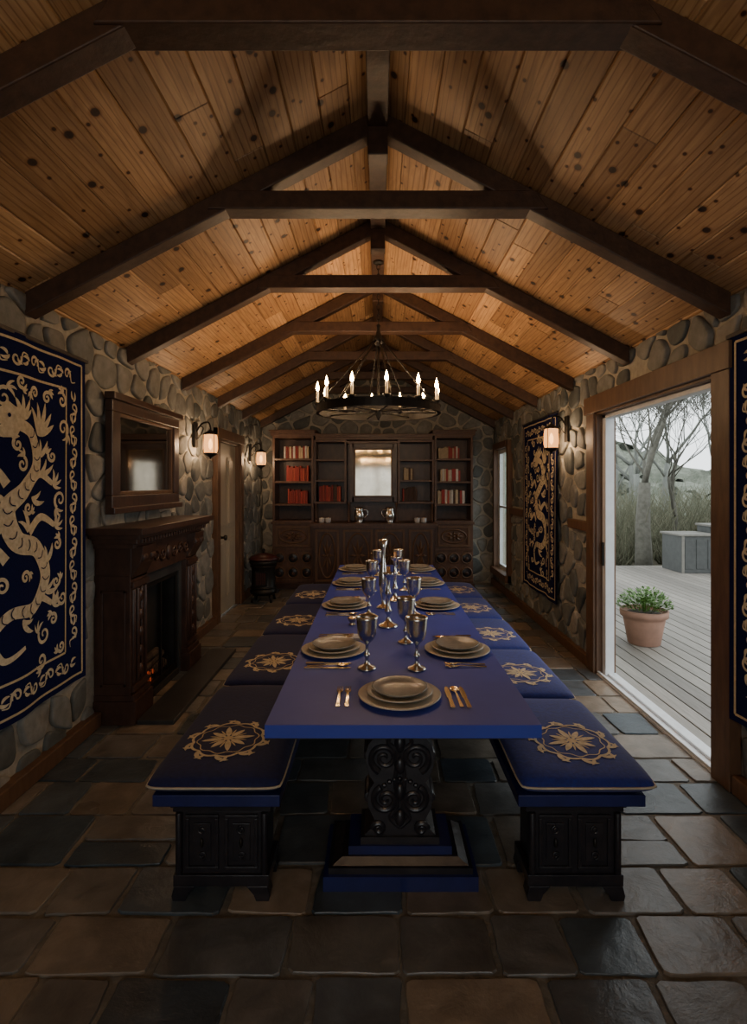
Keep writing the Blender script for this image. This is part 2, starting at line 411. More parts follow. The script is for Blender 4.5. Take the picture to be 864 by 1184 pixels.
# front wall (behind the camera) with an unseen window added for daylight fill
w = MB('wall_front')
PX, PZ0, PZ1 = 1.25, .45, 2.3; yq = YF - .14
w.box(-WX, -PX, yq, YF, -.1, PZ1, 'mortar'); w.box(PX, WX, yq, YF, -.1, PZ1, 'mortar'); w.box(-PX, PX, yq, YF, -.1, PZ0, 'mortar')
G = [(-WX, PZ1), (WX, PZ1), (WX, roofz(WX)), (0, RIDGE), (-WX, roofz(WX))]
w.hull([(p[0], yq, p[1]) for p in G], [(p[0], YF, p[1]) for p in G], 'mortar')
stones(w, -WX, WX, 0, 3.75, [(-PX - .1, PX + .1, PZ0 - .1, PZ1 + .1)], lambda a, z, d: (a, YF + d, z), .3, extra=((SL, 1, RIDGE - .01), (-SL, 1, RIDGE - .01)))
w.obj()
b = MB('added_fill_window')  # added out of view to bring fill daylight from behind
for (p, q, r, s_) in ((-PX - .1, PX + .1, PZ1, PZ1 + .1), (-PX - .1, PX + .1, PZ0 - .1, PZ0), (-PX - .1, -PX, PZ0, PZ1), (PX, PX + .1, PZ0, PZ1)): b.box(p, q, YF, YF + .07, r, s_, 'trimwood')
for (p, q, r, s_) in ((-PX, PX, PZ1 - .06, PZ1), (-PX, PX, PZ0, PZ0 + .06), (-PX, -PX + .06, PZ0, PZ1), (PX - .06, PX, PZ0, PZ1), (-.03, .03, PZ0, PZ1)): b.box(p, q, YF - .10, YF - .04, r, s_, 'white')
b.obj(.004)

# ---- floor
f = MB('floor')
f.box(-WX - TL, WX + TH, YF - .14, YB + TL, -.1, -.010, 'grout')
y = YF; RF = random.Random(23)
while y < YB:
    h = RF.uniform(.25, .40); x = -WX - RF.uniform(0, .25)
    y2 = min(y + h, YB + .01)
    while x < WX:
        wd = RF.uniform(.24, .47); xe = x + wd
        segs = [(y, y2)]
        if h > .35 and RF.random() < .25:
            mid = y + h * RF.uniform(.42, .58); segs = [(y, mid), (mid, y2)]
        for (ya, yb) in segs:
            j = lambda: RF.uniform(-.012, .012)
            P = [(max(x, -WX) + .010, ya + .010), (min(xe, WX) - .010, ya + .010), (min(xe, WX) - .010, yb - .010), (max(x, -WX) + .010, yb - .010)]
            if P[1][0] - P[0][0] < .05: continue
            P = [(p[0] + j() * .8, p[1] + j() * .8) for p in P]
            Q = []
            for k in range(4):
                a, b = P[k], P[(k + 1) % 4]
                for t in (.05, .2, .4, .6, .8, .95):
                    o = RF.uniform(-.003, .003)
                    Q.append((a[0] + (b[0] - a[0]) * t + o, a[1] + (b[1] - a[1]) * t + o))
            m_ = len(Q); cx = sum(q[0] for q in Q) / m_; cy = sum(q[1] for q in Q) / m_
            dz = RF.uniform(-.003, .002); vs = []
            for sc, zz in ((1, -.013), (.994, -.003 + dz), (.978, dz)):
                vs += [(cx + (q[0] - cx) * sc, cy + (q[1] - cy) * sc, zz) for q in Q]
            fs = [(r * m_ + k, r * m_ + (k + 1) % m_, (r + 1) * m_ + (k + 1) % m_, (r + 1) * m_ + k) for r in range(2) for k in range(m_)]
            fs.append(tuple(range(2 * m_, 3 * m_)))
            f.add(vs, fs, 'slate', False, RF.random())
        x = xe
    y = y2
f.obj(recalc=False)

# ---- ceiling boards
c = MB('ceiling'); RC = random.Random(5)
ca, sa = 1 / math.hypot(1, SL), SL / math.hypot(1, SL)
for s in (-1, 1):
    c.hull([(0, YF - TL, RIDGE + .02), (s * 2.25, YF - TL, roofz(2.25) + .02), (s * 2.25, YB + TL, roofz(2.25) + .02), (0, YB + TL, RIDGE + .02)],
           [(0, YF - TL, RIDGE + .12), (s * 2.25, YF - TL, roofz(2.25) + .12), (s * 2.25, YB + TL, roofz(2.25) + .12), (0, YB + TL, RIDGE + .12)], 'beam')
    t = 0
    while t < 2.3:
        bw = .168; y = YF - RC.uniform(0, 1.5)
        while y < YB:
            ln = RC.uniform(1.6, 3.4); ya, yb = max(y, YF) + .0015, min(y + ln, YB) - .0015
            if yb - ya > .02:
                def P(tt, d, yy): return (s * (tt * ca - d * sa), yy, RIDGE - tt * sa - d * ca)
                lo = [P(t + .001, 0, ya), P(t + bw - .001, 0, ya), P(t + bw - .001, 0, yb), P(t + .001, 0, yb)]
                lo = [(p[0], p[1], p[2] + .018) for p in lo]
                mi = [P(t + .001, 0.0, ya), P(t + bw - .001, 0, ya), P(t + bw - .001, 0, yb), P(t + .001, 0, yb)]
                hi = [P(t + .007, .006, ya + .003), P(t + bw - .007, .006, ya + .003), P(t + bw - .007, .006, yb - .003), P(t + .007, .006, yb - .003)]
                vs = lo + mi + hi
                fs = [(k + r * 4, (k + 1) % 4 + r * 4, (k + 1) % 4 + (r + 1) * 4, k + (r + 1) * 4) for r in (0, 1) for k in range(4)] + [(8, 9, 10, 11)]
                c.add(vs, fs, 'pine', False, RC.random())
            y += ln
        t += bw
c.obj()

# ---- roof trusses and ridge
def truss():
    b = MB('roof_truss'); hw = .048
    for s in (-1, 1):
        A = [(0, 3.585), (s * 1.93, 2.575), (s * 1.93, 2.70), (0, 3.70)]
        b.hull([(p[0], -hw, p[1]) for p in A], [(p[0], hw, p[1]) for p in A], 'beam')
    C = [(-.93, 3.15), (.93, 3.15), (.86, 3.25), (-.86, 3.25)]
    b.hull([(p[0], -hw - .012, p[1]) for p in C], [(p[0], hw + .012, p[1]) for p in C], 'beam')
    b.box(-.055, .055, -hw - .006, hw + .006, 3.45, 3.64, 'beam')
    return b.mesh()
tm = truss()
for k in range(-2, 7):
    place('roof_truss', tm, (0, 1.80 + 1.175 * k, 0), 0, .006)
b = MB('ridge_beam'); b.box(-.055, .055, YF, YB - .06, 3.60, 3.712, 'beam'); b.obj(.005)

# ---- trim
for nm, segs in (('baseboard_right', [(YF, DY0 - .17), (DY1 + .17, YB - .06)]), ('baseboard_left', [(YF, 3.66), (5.05, LY0 - .12), (LY1 + .12, YB - .06)])):
    b = MB(nm); s = 1 if 'right' in nm else -1
    for a, e in segs:
        xs = sorted((s * (WX - .065), s * (WX - .0)))
        b.box(xs[0], xs[1], a, e, 0, .10, 'trimwood')
    b.obj(.008)
b = MB('trim_1')
b.box(WX - .055, WX, 4.86, 5.36, 1.22, 1.31, 'trimwood'); b.box(WX - .055, WX, 7.05, 7.74, 1.22, 1.31, 'trimwood'); b.obj(.006)
# sliding door frame
b = MB('door_1')
fx0, fx1 = WX - .07, WX + TH + .01
b.box(fx0, WX - .001, DY1, DY1 + .16, 0, DZ + .15, 'trimwood'); b.box(fx0, WX - .001, DY0 - .16, DY0, 0, DZ + .15, 'trimwood')
b.box(fx0 - .015, WX - .001, DY0 - .18, DY1 + .18, DZ, DZ + .15, 'trimwood')
b.box(WX - .05, fx1, DY1 - .02, DY1 + .0, 0, DZ, 'trimwood'); b.box(WX - .05, fx1, DY0, DY0 + .02, 0, DZ, 'trimwood'); b.box(WX - .05, fx1, DY0, DY1, DZ - .02, DZ, 'trimwood')
b.box(WX - .05, fx1, DY0 + .02, DY1 - .02, -.01, .012, 'white')
b.box(WX - .045, WX - .025, DY0 + .02, DY1 - .02, .012, .03, 'white')
b.box(WX + .02, WX + .04, DY0 + .02, DY1 - .02, .012, .03, 'white')
b.box(WX + .0, WX + .075, DY1 - .09, DY1 - .02, .012, DZ - .02, 'white')
b.box(WX + .0, WX + .075, DY0 + .02, DY1 - .02, DZ - .055, DZ - .02, 'white')
b.box(WX - .018, WX + .0, DY1 - .065, DY1 - .045, .95, 1.15, 'black')
b.obj(.004)
# far window
b = MB('window_1')
b.box(WX - .07, WX, WY0 - .1, WY0, WZ0 - .1, WZ1 + .1, 'trimwood'); b.box(WX - .07, WX, WY1, WY1 + .1, WZ0 - .1, WZ1 + .1, 'trimwood')
b.box(WX - .08, WX, WY0, WY1, WZ1, WZ1 + .1, 'trimwood'); b.box(WX - .11, WX, WY0 - .1, WY1 + .1, WZ0 - .1, WZ0, 'trimwood')
for a, e in ((WY0, WY0 + .06), (WY1 - .06, WY1)): b.box(WX + .01, WX + .06, a, e, WZ0, WZ1, 'white')
for a, e in ((WZ0, WZ0 + .06), (WZ1 - .06, WZ1), (1.28, 1.31)): b.box(WX + .01, WX + .06, WY0, WY1, a, e, 'white')
b.box(WX + .03, WX + .034, WY0 + .05, WY1 - .05, WZ0 + .05, WZ1 - .05, 'pane')
b.obj(.003)
# left door
b = MB('door_2')
b.box(-WX, -WX + .07, LY0 - .12, LY0, 0, LZ + .12, 'trimwood'); b.box(-WX, -WX + .07, LY1, LY1 + .12, 0, LZ + .12, 'trimwood')
b.box(-WX, -WX + .08, LY0 - .12, LY1 + .12, LZ, LZ + .12, 'trimwood')
for a, e in ((LY0, LY0 + .03), (LY1 - .03, LY1)): b.box(-WX - .2, -WX + .04, a, e, 0, LZ, 'trimwood')
b.box(-WX - .2, -WX + .04, LY0, LY1, LZ - .03, LZ, 'trimwood')
b.box(-WX - .06, -WX - .01, LY0 + .03, LY1 - .03, .01, LZ - .03, 'creamdoor')
for z0_, z1_ in ((.2, .95), (1.1, 2.0)):
    for a, e in ((LY0 + .14, LY0 + .44), (LY0 + .54, LY1 - .14)):
        b.box(-WX - .015, -WX - .0, a, e, z0_, z1_, 'creamdoor'); b.box(-WX - .005, -WX + .01, a + .04, e - .04, z0_ + .04, z1_ - .04, 'creamdoor')
b.box(-WX - .01, -WX + .01, LY0 + .07, LY0 + .16, .85, 1.1, 'black'); b.lathe([(.035, 0), (.035, .02), (.015, .03), (.015, .06), (.035, .075), (.03, .1), (.005, .105)], (-WX + .01, LY0 + .115, 1.0), 'black', 14, 'x')
b.obj(.004)

# ------------------------------------------------------------------ tapestries
def tapestry(wall, yc, W, H, z0, seed, name='heraldic_tapestry'):
    t = MB(name); RT = random.Random(seed)
    X0 = WX - .065
    def rip(a, b): return .010 * math.sin(a * 9 + seed) * (1 - b / H * .8) + .006 * math.sin(a * 17 + 1)
    def surf(off):
        def fn(a, b2):
            d = rip(a, b2) + off
            return (-X0 + d, yc + a, z0 + b2) if wall < 0 else (X0 - d, yc - a, z0 + b2)
        return fn
    f0, f1 = surf(0), surf(-.008); n, m_ = 40, 6
    grid = [f0(-W / 2 + W * i / n, H * j / m_) for j in range(m_ + 1) for i in range(n + 1)]
    back = [f1(-W / 2 + W * i / n, H * j / m_) for j in range(m_ + 1) for i in range(n + 1)]
    fs = [(j * (n + 1) + i, j * (n + 1) + i + 1, (j + 1) * (n + 1) + i + 1, (j + 1) * (n + 1) + i) for j in range(m_) for i in range(n)]
    t.add(grid, fs, 'tapnavy', True); t.add(back, fs, 'tapnavy', True)
    t.box(*((-X0 - .012, -X0 + .006) if wall < 0 else (X0 - .006, X0 + .012)), yc - W / 2 - .03, yc + W / 2 + .03, z0 + H - .01, z0 + H + .012, 'blackwood')
    fn = surf(.004); hw, hh = W / 2, H / 2
    def F(a, b2): return fn(a, b2 + hh)
    def rect(ins, wd):
        A, B = hw - ins, hh - ins
        for p, q in (((-A, -B), (A, -B)), ((A, -B), (A, B)), ((A, B), (-A, B)), ((-A, B), (-A, -B))):
            t.ribbon([(p[0] + (q[0] - p[0]) * k / 24, p[1] + (q[1] - p[1]) * k / 24) for k in range(25)], wd, 'gold', F)
    rect(.04, .013); rect(.215, .013)
    bi = .128
    def vine(p, q, num):
        dx, dy = q[0] - p[0], q[1] - p[1]; Ls = math.hypot(dx, dy); ux, uy = dx / Ls, dy / Ls
        a = math.atan2(uy, ux); st = Ls / num; nx, ny = -uy, ux
        for k in range(num):
            s0 = (k + .5) * st; sg = 1 if k % 2 else -1
            cx, cy = p[0] + ux * s0, p[1] + uy * s0
            sp = spiral(cx + nx * sg * .006, cy + ny * sg * .006, .040, .95, a + pi + sg * .4, -sg, 16, .25)
            t.ribbon(sp, .016, 'cream', F, lambda u: 1.1 - .5 * u)
            t.ribbon(spline([(cx - ux * .040, cy - uy * .040), (cx - ux * st * .35 - nx * sg * .035, cy - uy * st * .35 - ny * sg * .035), (cx - ux * st * .62 - nx * sg * .03, cy - uy * st * .62 - ny * sg * .03)], 5), .012, 'cream', F, lambda u: 1 - .6 * u)
            t.poly(leaf(cx + ux * st * .30, cy + uy * st * .30, a + sg * 1.1, .06, .013, curve=-sg * .9), 'cream', F)
            t.poly(leaf(cx + ux * st * .38, cy + uy * st * .38, a - sg * 1.3, .055, .012, curve=sg * .9), 'cream', F)
            t.poly(leaf(cx - ux * .01, cy - uy * .01, a + sg * 1.6, .05, .010, curve=sg * .9), 'cream', F)
    A, B = hw - bi, hh - bi
    vine((-A, -B), (A, -B), 7); vine((A, B), (-A, B), 7); vine((A, -B + .12), (A, B - .12), 11); vine((-A, B - .12), (-A, -B + .12), 11)
    # heraldic scrolling beast with acanthus foliage
    iw = hw - .25; ih = hh - .26
    def S(pts): return [(p[0] * iw, p[1] * ih) for p in pts]
    def cap(pts, w0, w1, w2=0.008, m='cream'):
        p = spline(S(pts), 8); n_ = len(p)
        t.ribbon(p, [w0 + (w1 - w0) * (i / (n_ * .4)) if i < n_ * .4 else w1 + (w2 - w1) * ((i - n_ * .4) / (n_ * .6)) for i in range(n_)], m, F)
        return p
    body = [(-.05, .72), (.3, .66), (.42, .44), (.15, .26), (-.15, .12), (.0, -.10), (.42, -.18), (.62, -.40), (.35, -.60), (-.1, -.60), (-.35, -.72), (-.2, -.90), (.15, -.86)]
    bp = cap(body, .06, .115, .02)
    t.poly([(p[0] * iw, p[1] * ih) for p in ((.02, .82), (-.12, .86), (-.34, .78), (-.5, .70), (-.36, .69), (-.22, .70), (-.42, .62), (-.2, .61), (0, .62), (.12, .72))], 'cream', F)
    occ = list(bp[::2]) + S([(-.1, .72), (-.3, .72), (.1, .85)])
    for a, l in ((.9, .13), (1.4, .11), (.4, .14), (0., .12), (1.9, .08)):
        t.poly(leaf(.06 * iw, .76 * ih, a, l, .02, curve=.5), 'cream', F)
    for px, py, q in ((-.6, .32, 1), (.9, .30, -1), (-.65, -.20, 1), (.95, -.02, -1), (.9, -.62, -1)):
        sgn = -1 if px < 0 else 1
        occ += list(cap([(px * .25, py - .03), (px * .55, py + .07), (px * .85, py)], .055, .045, .028))[::3]
        for k in range(4):
            t.poly(leaf(px * .85 * iw, py * ih, (0 if sgn > 0 else pi) + (k - 1.5) * .6, .085, .013, curve=.6 * sgn), 'cream', F)
    for k in range(5):  # crest fan
        t.poly(leaf(.45 * iw, .66 * ih, .1 + k * .38, .20 - abs(k - 2) * .02, .022, curve=.35), 'cream', F)
        occ.append((.45 * iw + .12 * math.cos(.1 + k * .38), .66 * ih + .12 * math.sin(.1 + k * .38)))
    for (ax, ay, aa) in ((.45, .50, .1), (.3, .2, -.9), (-.15, .0, 2.6), (.2, -.05, 1.2), (.6, -.3, .3), (.6, -.5, -.7), (.1, -.66, -1.4), (-.38, -.6, 2.6), (-.2, .2, 2.7), (.5, .38, -.3)):
        t.poly(leaf(ax * iw, ay * ih, aa, .13, .02, curve=.7), 'cream', F); t.poly(leaf(ax * iw, ay * ih, aa + .55, .10, .016, curve=.7), 'cream', F)
    # fill the remaining field with acanthus scrolls
    for k in range(900):
        x_, y_ = RT.uniform(-iw - .01, iw + .01), RT.uniform(-ih - .02, ih + .02)
        r = RT.choice((.055, .042, .034))
        if all(math.hypot(x_ - q[0], y_ - q[1]) > r + .062 for q in occ):
            d = RT.choice((-1, 1)); a0 = RT.uniform(0, 6.28)
            t.ribbon(spiral(x_, y_, r, 1.25, a0, d, 22, .12), .020, 'cream', F, lambda u: 1.05 - .55 * u)
            ex, ey = x_ + r * math.cos(a0), y_ + r * math.sin(a0)
            for j in range(3): t.poly(leaf(ex, ey, a0 - d * (1.2 - j * .7), r * 1.25, .011, curve=-d * .7), 'cream', F)
            occ.append((x_, y_)); occ.append((x_ + r * .6 * math.cos(a0), y_ + r * .6 * math.sin(a0)))
    # navy stitched details on the body so it reads as embroidery
    fn2 = surf(.007)
    def F2(a, b2): return fn2(a, b2 + hh)
    for i in range(8, len(bp) - 14, 3):
        x_, y_ = bp[i]; a = math.atan2(bp[i + 1][1] - bp[i - 1][1], bp[i + 1][0] - bp[i - 1][0])
        wv = .030
        t.ribbon([(x_ - math.sin(a) * wv * u + .02 * math.cos(a) * (1 - u * u), y_ + math.cos(a) * wv * u + .02 * math.sin(a) * (1 - u * u)) for u in (-1, -.5, 0, .5, 1)], .006, 'tapnavy', F2)
    t.poly([(-.12 * iw + .012 * math.cos(k), .765 * ih + .012 * math.sin(k)) for k in range(6)], 'tapnavy', F2)
    t.obj(recalc=False)
tapestry(-1, 2.78, 1.34, 2.02, .42, 1)
tapestry(1, 2.235, 1.26, 2.04, .40, 2)
tapestry(1, 6.30, 1.30, 2.03, .38, 3)

# ------------------------------------------------------------------ wall mirror
b = MB('framed_mirror'); X = -WX + .045
y0, y1, z0, z1 = 3.76, 5.02, 1.46, 2.28
for (a, e, zz0, zz1) in ((y0, y1, z1 - .11, z1), (y0, y1, z0, z0 + .11), (y0, y0 + .12, z0 + .11, z1 - .11), (y1 - .12, y1, z0 + .11, z1 - .11)):
    b.box(X - .01, X + .045, a, e, zz0, zz1, 'darkwood')
b.box(X, X + .075, y0 - .03, y1 + .03, z1 - .03, z1 + .02, 'darkwood'); b.box(X, X + .07, y0 - .02, y1 + .02, z0 - .02, z0 + .025, 'darkwood')
for (a, e, zz0, zz1) in ((y0 + .10, y1 - .10, z1 - .14, z1 - .11), (y0 + .1, y1 - .1, z0 + .11, z0 + .14), (y0 + .12, y0 + .15, z0 + .11, z1 - .11), (y1 - .15, y1 - .12, z0 + .11, z1 - .11)):
    b.box(X, X + .03, a, e, zz0, zz1, 'trimwood')
b.box(X - .01, X + .008, y0 + .1, y1 - .1, z0 + .1, z1 - .1, 'mirror')
b.obj(.006)

# ------------------------------------------------------------------ fireplace
b = MB('fireplace'); xw = -WX + .001
ya, yb = 3.68, 5.02
for (p, q) in ((ya, ya + .27), (yb - .27, yb)):
    b.box(xw, -1.66, p - .015, q + .015, 0, .16, 'darkwood'); b.box(xw, -1.675, p - .005, q + .005, .16, .20, 'darkwood')
    b.box(xw, -1.70, p, q, .2, 1.02, 'darkwood')
    for k in range(4): 
        yy = p + .045 + k * .06
        b.tube([(-1.697, yy, .27), (-1.697, yy, .92)], .016, 'darkwood', 8)
    for zz in (.235, .955): b.box(-1.70, -1.68, p + .01, q - .01, zz - .02, zz + .02, 'darkwood')
    yc = (p + q) / 2
    for k in range(5): b.ball((-1.69, yc, .34 + k * .13), .028, 'darkwood', 10, .7, 1.2, 1.5)
    b.hull([(xw, p + .02, 1.0), (-1.70, p + .02, 1.0), (-1.64, p + .02, 1.10), (-1.62, p + .02, 1.22), (xw, p + .02, 1.22)],
           [(xw, q - .02, 1.0), (-1.70, q - .02, 1.0), (-1.64, q - .02, 1.10), (-1.62, q - .02, 1.22), (xw, q - .02, 1.22)], 'darkwood')
    for yy in (p + .07, q - .07): b.tube([(-1.645 , yy + d * .035, 1.14) for d in (-1, 1)], .03, 'darkwood', 12)
# recessed panel mouldings on the near side of the surround
for (zz0, zz1) in ((.26, .92),):
    for (p, q, r, s_) in ((-1.90, -1.73, zz0, zz0 + .02), (-1.90, -1.73, zz1 - .02, zz1), (-1.90, -1.885, zz0, zz1), (-1.745, -1.73, zz0, zz1)): b.box(p, q, ya - .012, ya, r, s_, 'darkwood')
b.box(xw, -1.70, ya + .01, yb - .01, .99, 1.22, 'darkwood')
for zz, xx in ((1.21, -1.665), (1.245, -1.63), (1.28, -1.60)): b.box(xw, xx, ya - .03 - (xx + 1.665) * .8, yb + .03 + (xx + 1.665) * .8, zz, zz + .035, 'darkwood')
b.box(xw, -1.565, 3.56, 5.12, 1.31, 1.355, 'darkwood')
for k in range(26): b.box(-1.64, -1.615, ya + .0 + k * .052, ya + .028 + k * .052, 1.245, 1.275, 'darkwood')
ymid = (ya + yb) / 2
for s in (-1, 1):
    for k in range(3):
        sp = spiral(ymid + s * (.12 + .13 * k), 1.105, .055, 1.4, (0 if s > 0 else pi), s * (1 if k % 2 else -1), 20, .15)
        b.tube([(-1.695, p[0], p[1]) for p in sp], [.013 * (1 - .4 * i / 20) for i in range(21)], 'darkwood', 6)
b.ball((-1.70, ymid, 1.105), .055, 'darkwood', 12, .5, 1, 1.2)
b.box(xw, -1.74, ya + .27, ya + .33, 0, .99, 'hearth'); b.box(xw, -1.74, yb - .33, yb - .27, 0, .99, 'hearth'); b.box(xw, -1.74, ya + .33, yb - .33, .90, .99, 'hearth')
b.box(xw, xw + .02, ya + .33, yb - .33, .0, .90, 'soot'); b.box(xw, -1.74, ya + .33, yb - .33, .0, .05, 'soot')
ia, ib = ya + .33, yb - .33
for (p, q, r, s_) in ((ia, ib, .86, .90), (ia, ib, .05, .10), (ia, ia + .035, .1, .86), (ib - .035, ib, .1, .86), (ymid - .01, ymid + .01, .1, .86)): b.box(-1.775, -1.755, p, q, r, s_, 'black')
for k in range(14): 
    yy = ia + .05 + k * (ib - ia - .1) / 13; b.tube([(-1.79, yy, .10), (-1.79, yy, .2)], .004, 'black', 5)
for (p, q, zz, rr) in (((-1.87, ia + .08), (-1.84, ib - .1), .12, .04), ((-1.84, ia + .12), (-1.88, ib - .06), .19, .035), ((-1.86, ia + .2), (-1.85, ib - .2), .25, .032)):
    b.tube([(p[0], p[1], zz), (q[0], q[1], zz + .01)], rr, 'bark', 10)
for k in range(22): b.ball((R.uniform(-1.89, -1.81), R.uniform(ia + .06, ia + .40), .07 + R.uniform(0, .12)), R.uniform(.010, .022), 'ember', 6)
b.obj(.004)
b = MB('hearth_slab'); b.box(-1.655, -1.40, 3.68, 5.30, -.005, .03, 'hearth'); b.box(-1.88, -1.66, 5.045, 5.30, -.005, .03, 'hearth'); b.obj(.006)

# ------------------------------------------------------------------ sconces
def light(name, loc, power, col, r=.03, parent=None):
    l = bpy.data.lights.new(name, 'POINT'); l.energy = power; l.color = col; l.shadow_soft_size = r
    o = bpy.data.objects.new(name, l); COL.objects.link(o); o.location = loc
    if parent: o.parent = parent
    return o
def sconce(sx, y, z):
    b = MB('lantern_sconce'); d = -sx  # direction into room
    X = sx * (WX - .03)
    b.box(*sorted((X, X + d * .02)), -.045, .045, -.02, .24, 'black')
    pts = spline([(X + d * .02, 0, .14), (X + d * .07, 0, .22), (X + d * .14, 0, .24), (X + d * .165, 0, .19), (X + d * .165, 0, .145)], 6)
    b.tube(pts, .009, 'black', 8)
    b.tube(spline([(X + d * .02, 0, .06), (X + d * .06, 0, .1), (X + d * .09, 0, .18), (X + d * .05, 0, .2)], 6), .006, 'black', 6)
    cx = X + d * .165
    b.lathe([(.01, .165), (.025, .15), (.075, .12), (.08, .112), (.07, .108)], (cx, 0, 0), 'black', 20)
    b.lathe([(.066, .108), (.074, .06), (.076, -.04), (.064, -.085)], (cx, 0, 0), 'lampglass', 24)
    b.lathe([(.066, -.08), (.07, -.09), (.045, -.11), (.012, -.125), (.004, -.145)], (cx, 0, 0), 'black', 20)
    for k in range(4):
        a = k * pi / 2 + pi / 4
        b.tube([(cx + .078 * math.cos(a), .078 * math.sin(a), -.085), (cx + .078 * math.cos(a), .078 * math.sin(a), .11)], .0035, 'black', 5)
    b.lathe([(.002, -.05), (.02, -.02), (.022, .02), (.01, .06), (.002, .07)], (cx, 0, 0), 'bulb', 10)
    o = b.obj(0, (0, y, z))
    light('sconce_bulb', (cx, 0, .0), 52, (1, .66, .38), .05, o)
sconce(-1, 5.62, 2.06); sconce(-1, 8.05, 2.02); sconce(1, 5.42, 2.10)

# ------------------------------------------------------------------ chandelier
rz = 2.30; rr = .53
def build_chandelier(CY, power):
    b = MB('chandelier')
    def ring(r, z, hh, th, m='black', seg=64):
        vs = []
        for i in range(seg):
            a = 2 * pi * i / seg
            for (q, e) in ((r - th, -hh), (r + th, -hh), (r + th, hh), (r - th, hh)): vs.append((q * math.cos(a), q * math.sin(a), z + e))
        fs = [(i * 4 + k, i * 4 + (k + 1) % 4, ((i + 1) % seg) * 4 + (k + 1) % 4, ((i + 1) % seg) * 4 + k) for i in range(seg) for k in range(4)]
        b.add(vs, fs, m, False)
    ring(rr, 0, .028, .008); ring(rr, .03, .005, .014); ring(rr, -.03, .005, .014); ring(.20, .0, .014, .006)
    for k in range(4):
        a = k * pi / 4 + .2; c_, s_ = math.cos(a), math.sin(a)
        b.tube([(-rr * c_, -rr * s_, -.01), (rr * c_, rr * s_, -.01)], .008, 'black', 6)
    hubz = .62
    for k in range(8):
        a = k * pi / 4 + .2
        b.tube([(rr * math.cos(a), rr * math.sin(a), .03), (.03 * math.cos(a), .03 * math.sin(a), hubz)], .006, 'black', 6)
    b.lathe([(.01, hubz - .06), (.045, hubz - .03), (.05, hubz), (.025, hubz + .04), (.012, hubz + .1), (.02, hubz + .12), (.005, hubz + .14)], (0, 0, 0), 'black', 16)
    b.lathe([(.005, -.09), (.02, -.06), (.035, -.02), (.035, .02), (.012, .05), (.01, .3), (.01, hubz)], (0, 0, 0), 'black', 14)
    z = hubz + .13; k = 0
    while z + rz < 3.58:
        pts = []
        for i in range(12):
            a = 2 * pi * i / 12; u = .014 * math.cos(a); v_ = .028 * math.sin(a)
            pts.append((u, 0, z + .022 + v_) if k % 2 else (0, u, z + .022 + v_))
        b.tube(pts, .004, 'black', 5, True); z += .044; k += 1
    b.lathe([(.05, 3.605 - rz), (.045, 3.585 - rz), (.01, 3.575 - rz)], (0, 0, 0), 'black', 16)
    candles = []
    for k in range(12):
        a = k * pi / 6 + .12; x, y = rr * math.cos(a), rr * math.sin(a)
        b.lathe([(.008, .02), (.03, .045), (.034, .055), (.012, .056)], (x, y, 0), 'black', 12)
        b.lathe([(.012, .05), (.0125, .15), (.009, .153)], (x, y, 0), 'wax', 10)
        b.lathe([(.001, .153), (.012, .165), (.016, .182), (.009, .210), (.001, .240)], (x, y, 0), 'flame', 8)
        candles.append((x, y, .2))
    ch = b.obj(0, (0.005, CY, rz))
    for i, p in enumerate(candles): light('candle_light', p, power, (1, .68, .42), .02, ch)
build_chandelier(4.7, 8.8)
build_chandelier(-1.05, 5.0)  # unseen second one, added behind the camera to light the near bays

# ------------------------------------------------------------------ bookcase
b = MB('bookcase_cabinet'); BK = 8.93
def bay(x0, x1, z0, z1, yf, shelves, t=.035):
    b.box(x0, x0 + t, yf, BK, z0, z1, 'bookwood'); b.box(x1 - t, x1, yf, BK, z0, z1, 'bookwood')
    b.box(x0, x1, BK - .02, BK, z0, z1, 'darkwood')
    b.box(x0 + t, x1 - t, yf, BK - .02, z1 - t, z1, 'bookwood'); b.box(x0 + t, x1 - t, yf, BK - .02, z0, z0 + t, 'bookwood')
    for s in shelves: b.box(x0 + t, x1 - t, yf + .01, BK - .02, s - .03, s, 'bookwood')
YT = 8.50
bay(-1.67, -1.02, 1.04, 2.42, YT, [1.34, 1.70, 2.06]); bay(.90, 1.51, 1.04, 2.42, YT, [1.34, 1.70, 2.06])
bay(-1.02, -.50, 1.34, 2.36, YT + .04, [1.72, 2.05]); bay(.32, .90, 1.34, 2.36, YT + .04, [1.72, 2.05])
for (p, q, z) in ((-1.70, -.99, 2.42), (.87, 1.54, 2.42), (-.99, .87, 2.36)):
    dy = 0 if z > 2.4 else .04
    b.box(p, q, YT - .02 + dy, BK, z, z + .035, 'bookwood'); b.box(p - .0, q + .0, YT - .05 + dy, BK, z + .035, z + .07, 'bookwood')
    b.box(p - .02, q + .02, YT - .07 + dy, BK, z + .07, z + .09, 'bookwood')
b.box(-.50, .32, 8.80, BK, 1.06, 2.36, 'darkwood')
b.box(-1.02, .90, BK - .03, BK, 1.04, 1.36, 'bookwood')
for x in (-1.0, -.47, .29, .86):
    b.lathe([(.022, 1.04), (.024, 1.08), (.014, 1.10), (.018, 1.2), (.014, 1.3), (.024, 1.34), (.024, 1.36)], (x + .01, YT + .07, 0), 'bookwood', 12)
mx0, mx1, mz0, mz1 = -.41, .26, 1.42, 2.25; ym = 8.56
b.box(mx0 - .05, mx0 + .03, ym, 8.8, mz0 - .05, mz1 + .05, 'darkwood'); b.box(mx1 - .03, mx1 + .05, ym, 8.8, mz0 - .05, mz1 + .05, 'darkwood')
b.box(mx0, mx1, ym, 8.8, mz0 - .05, mz0 + .03, 'darkwood'); b.box(mx0, mx1, ym, 8.8, mz1 - .03, mz1 + .05, 'darkwood')
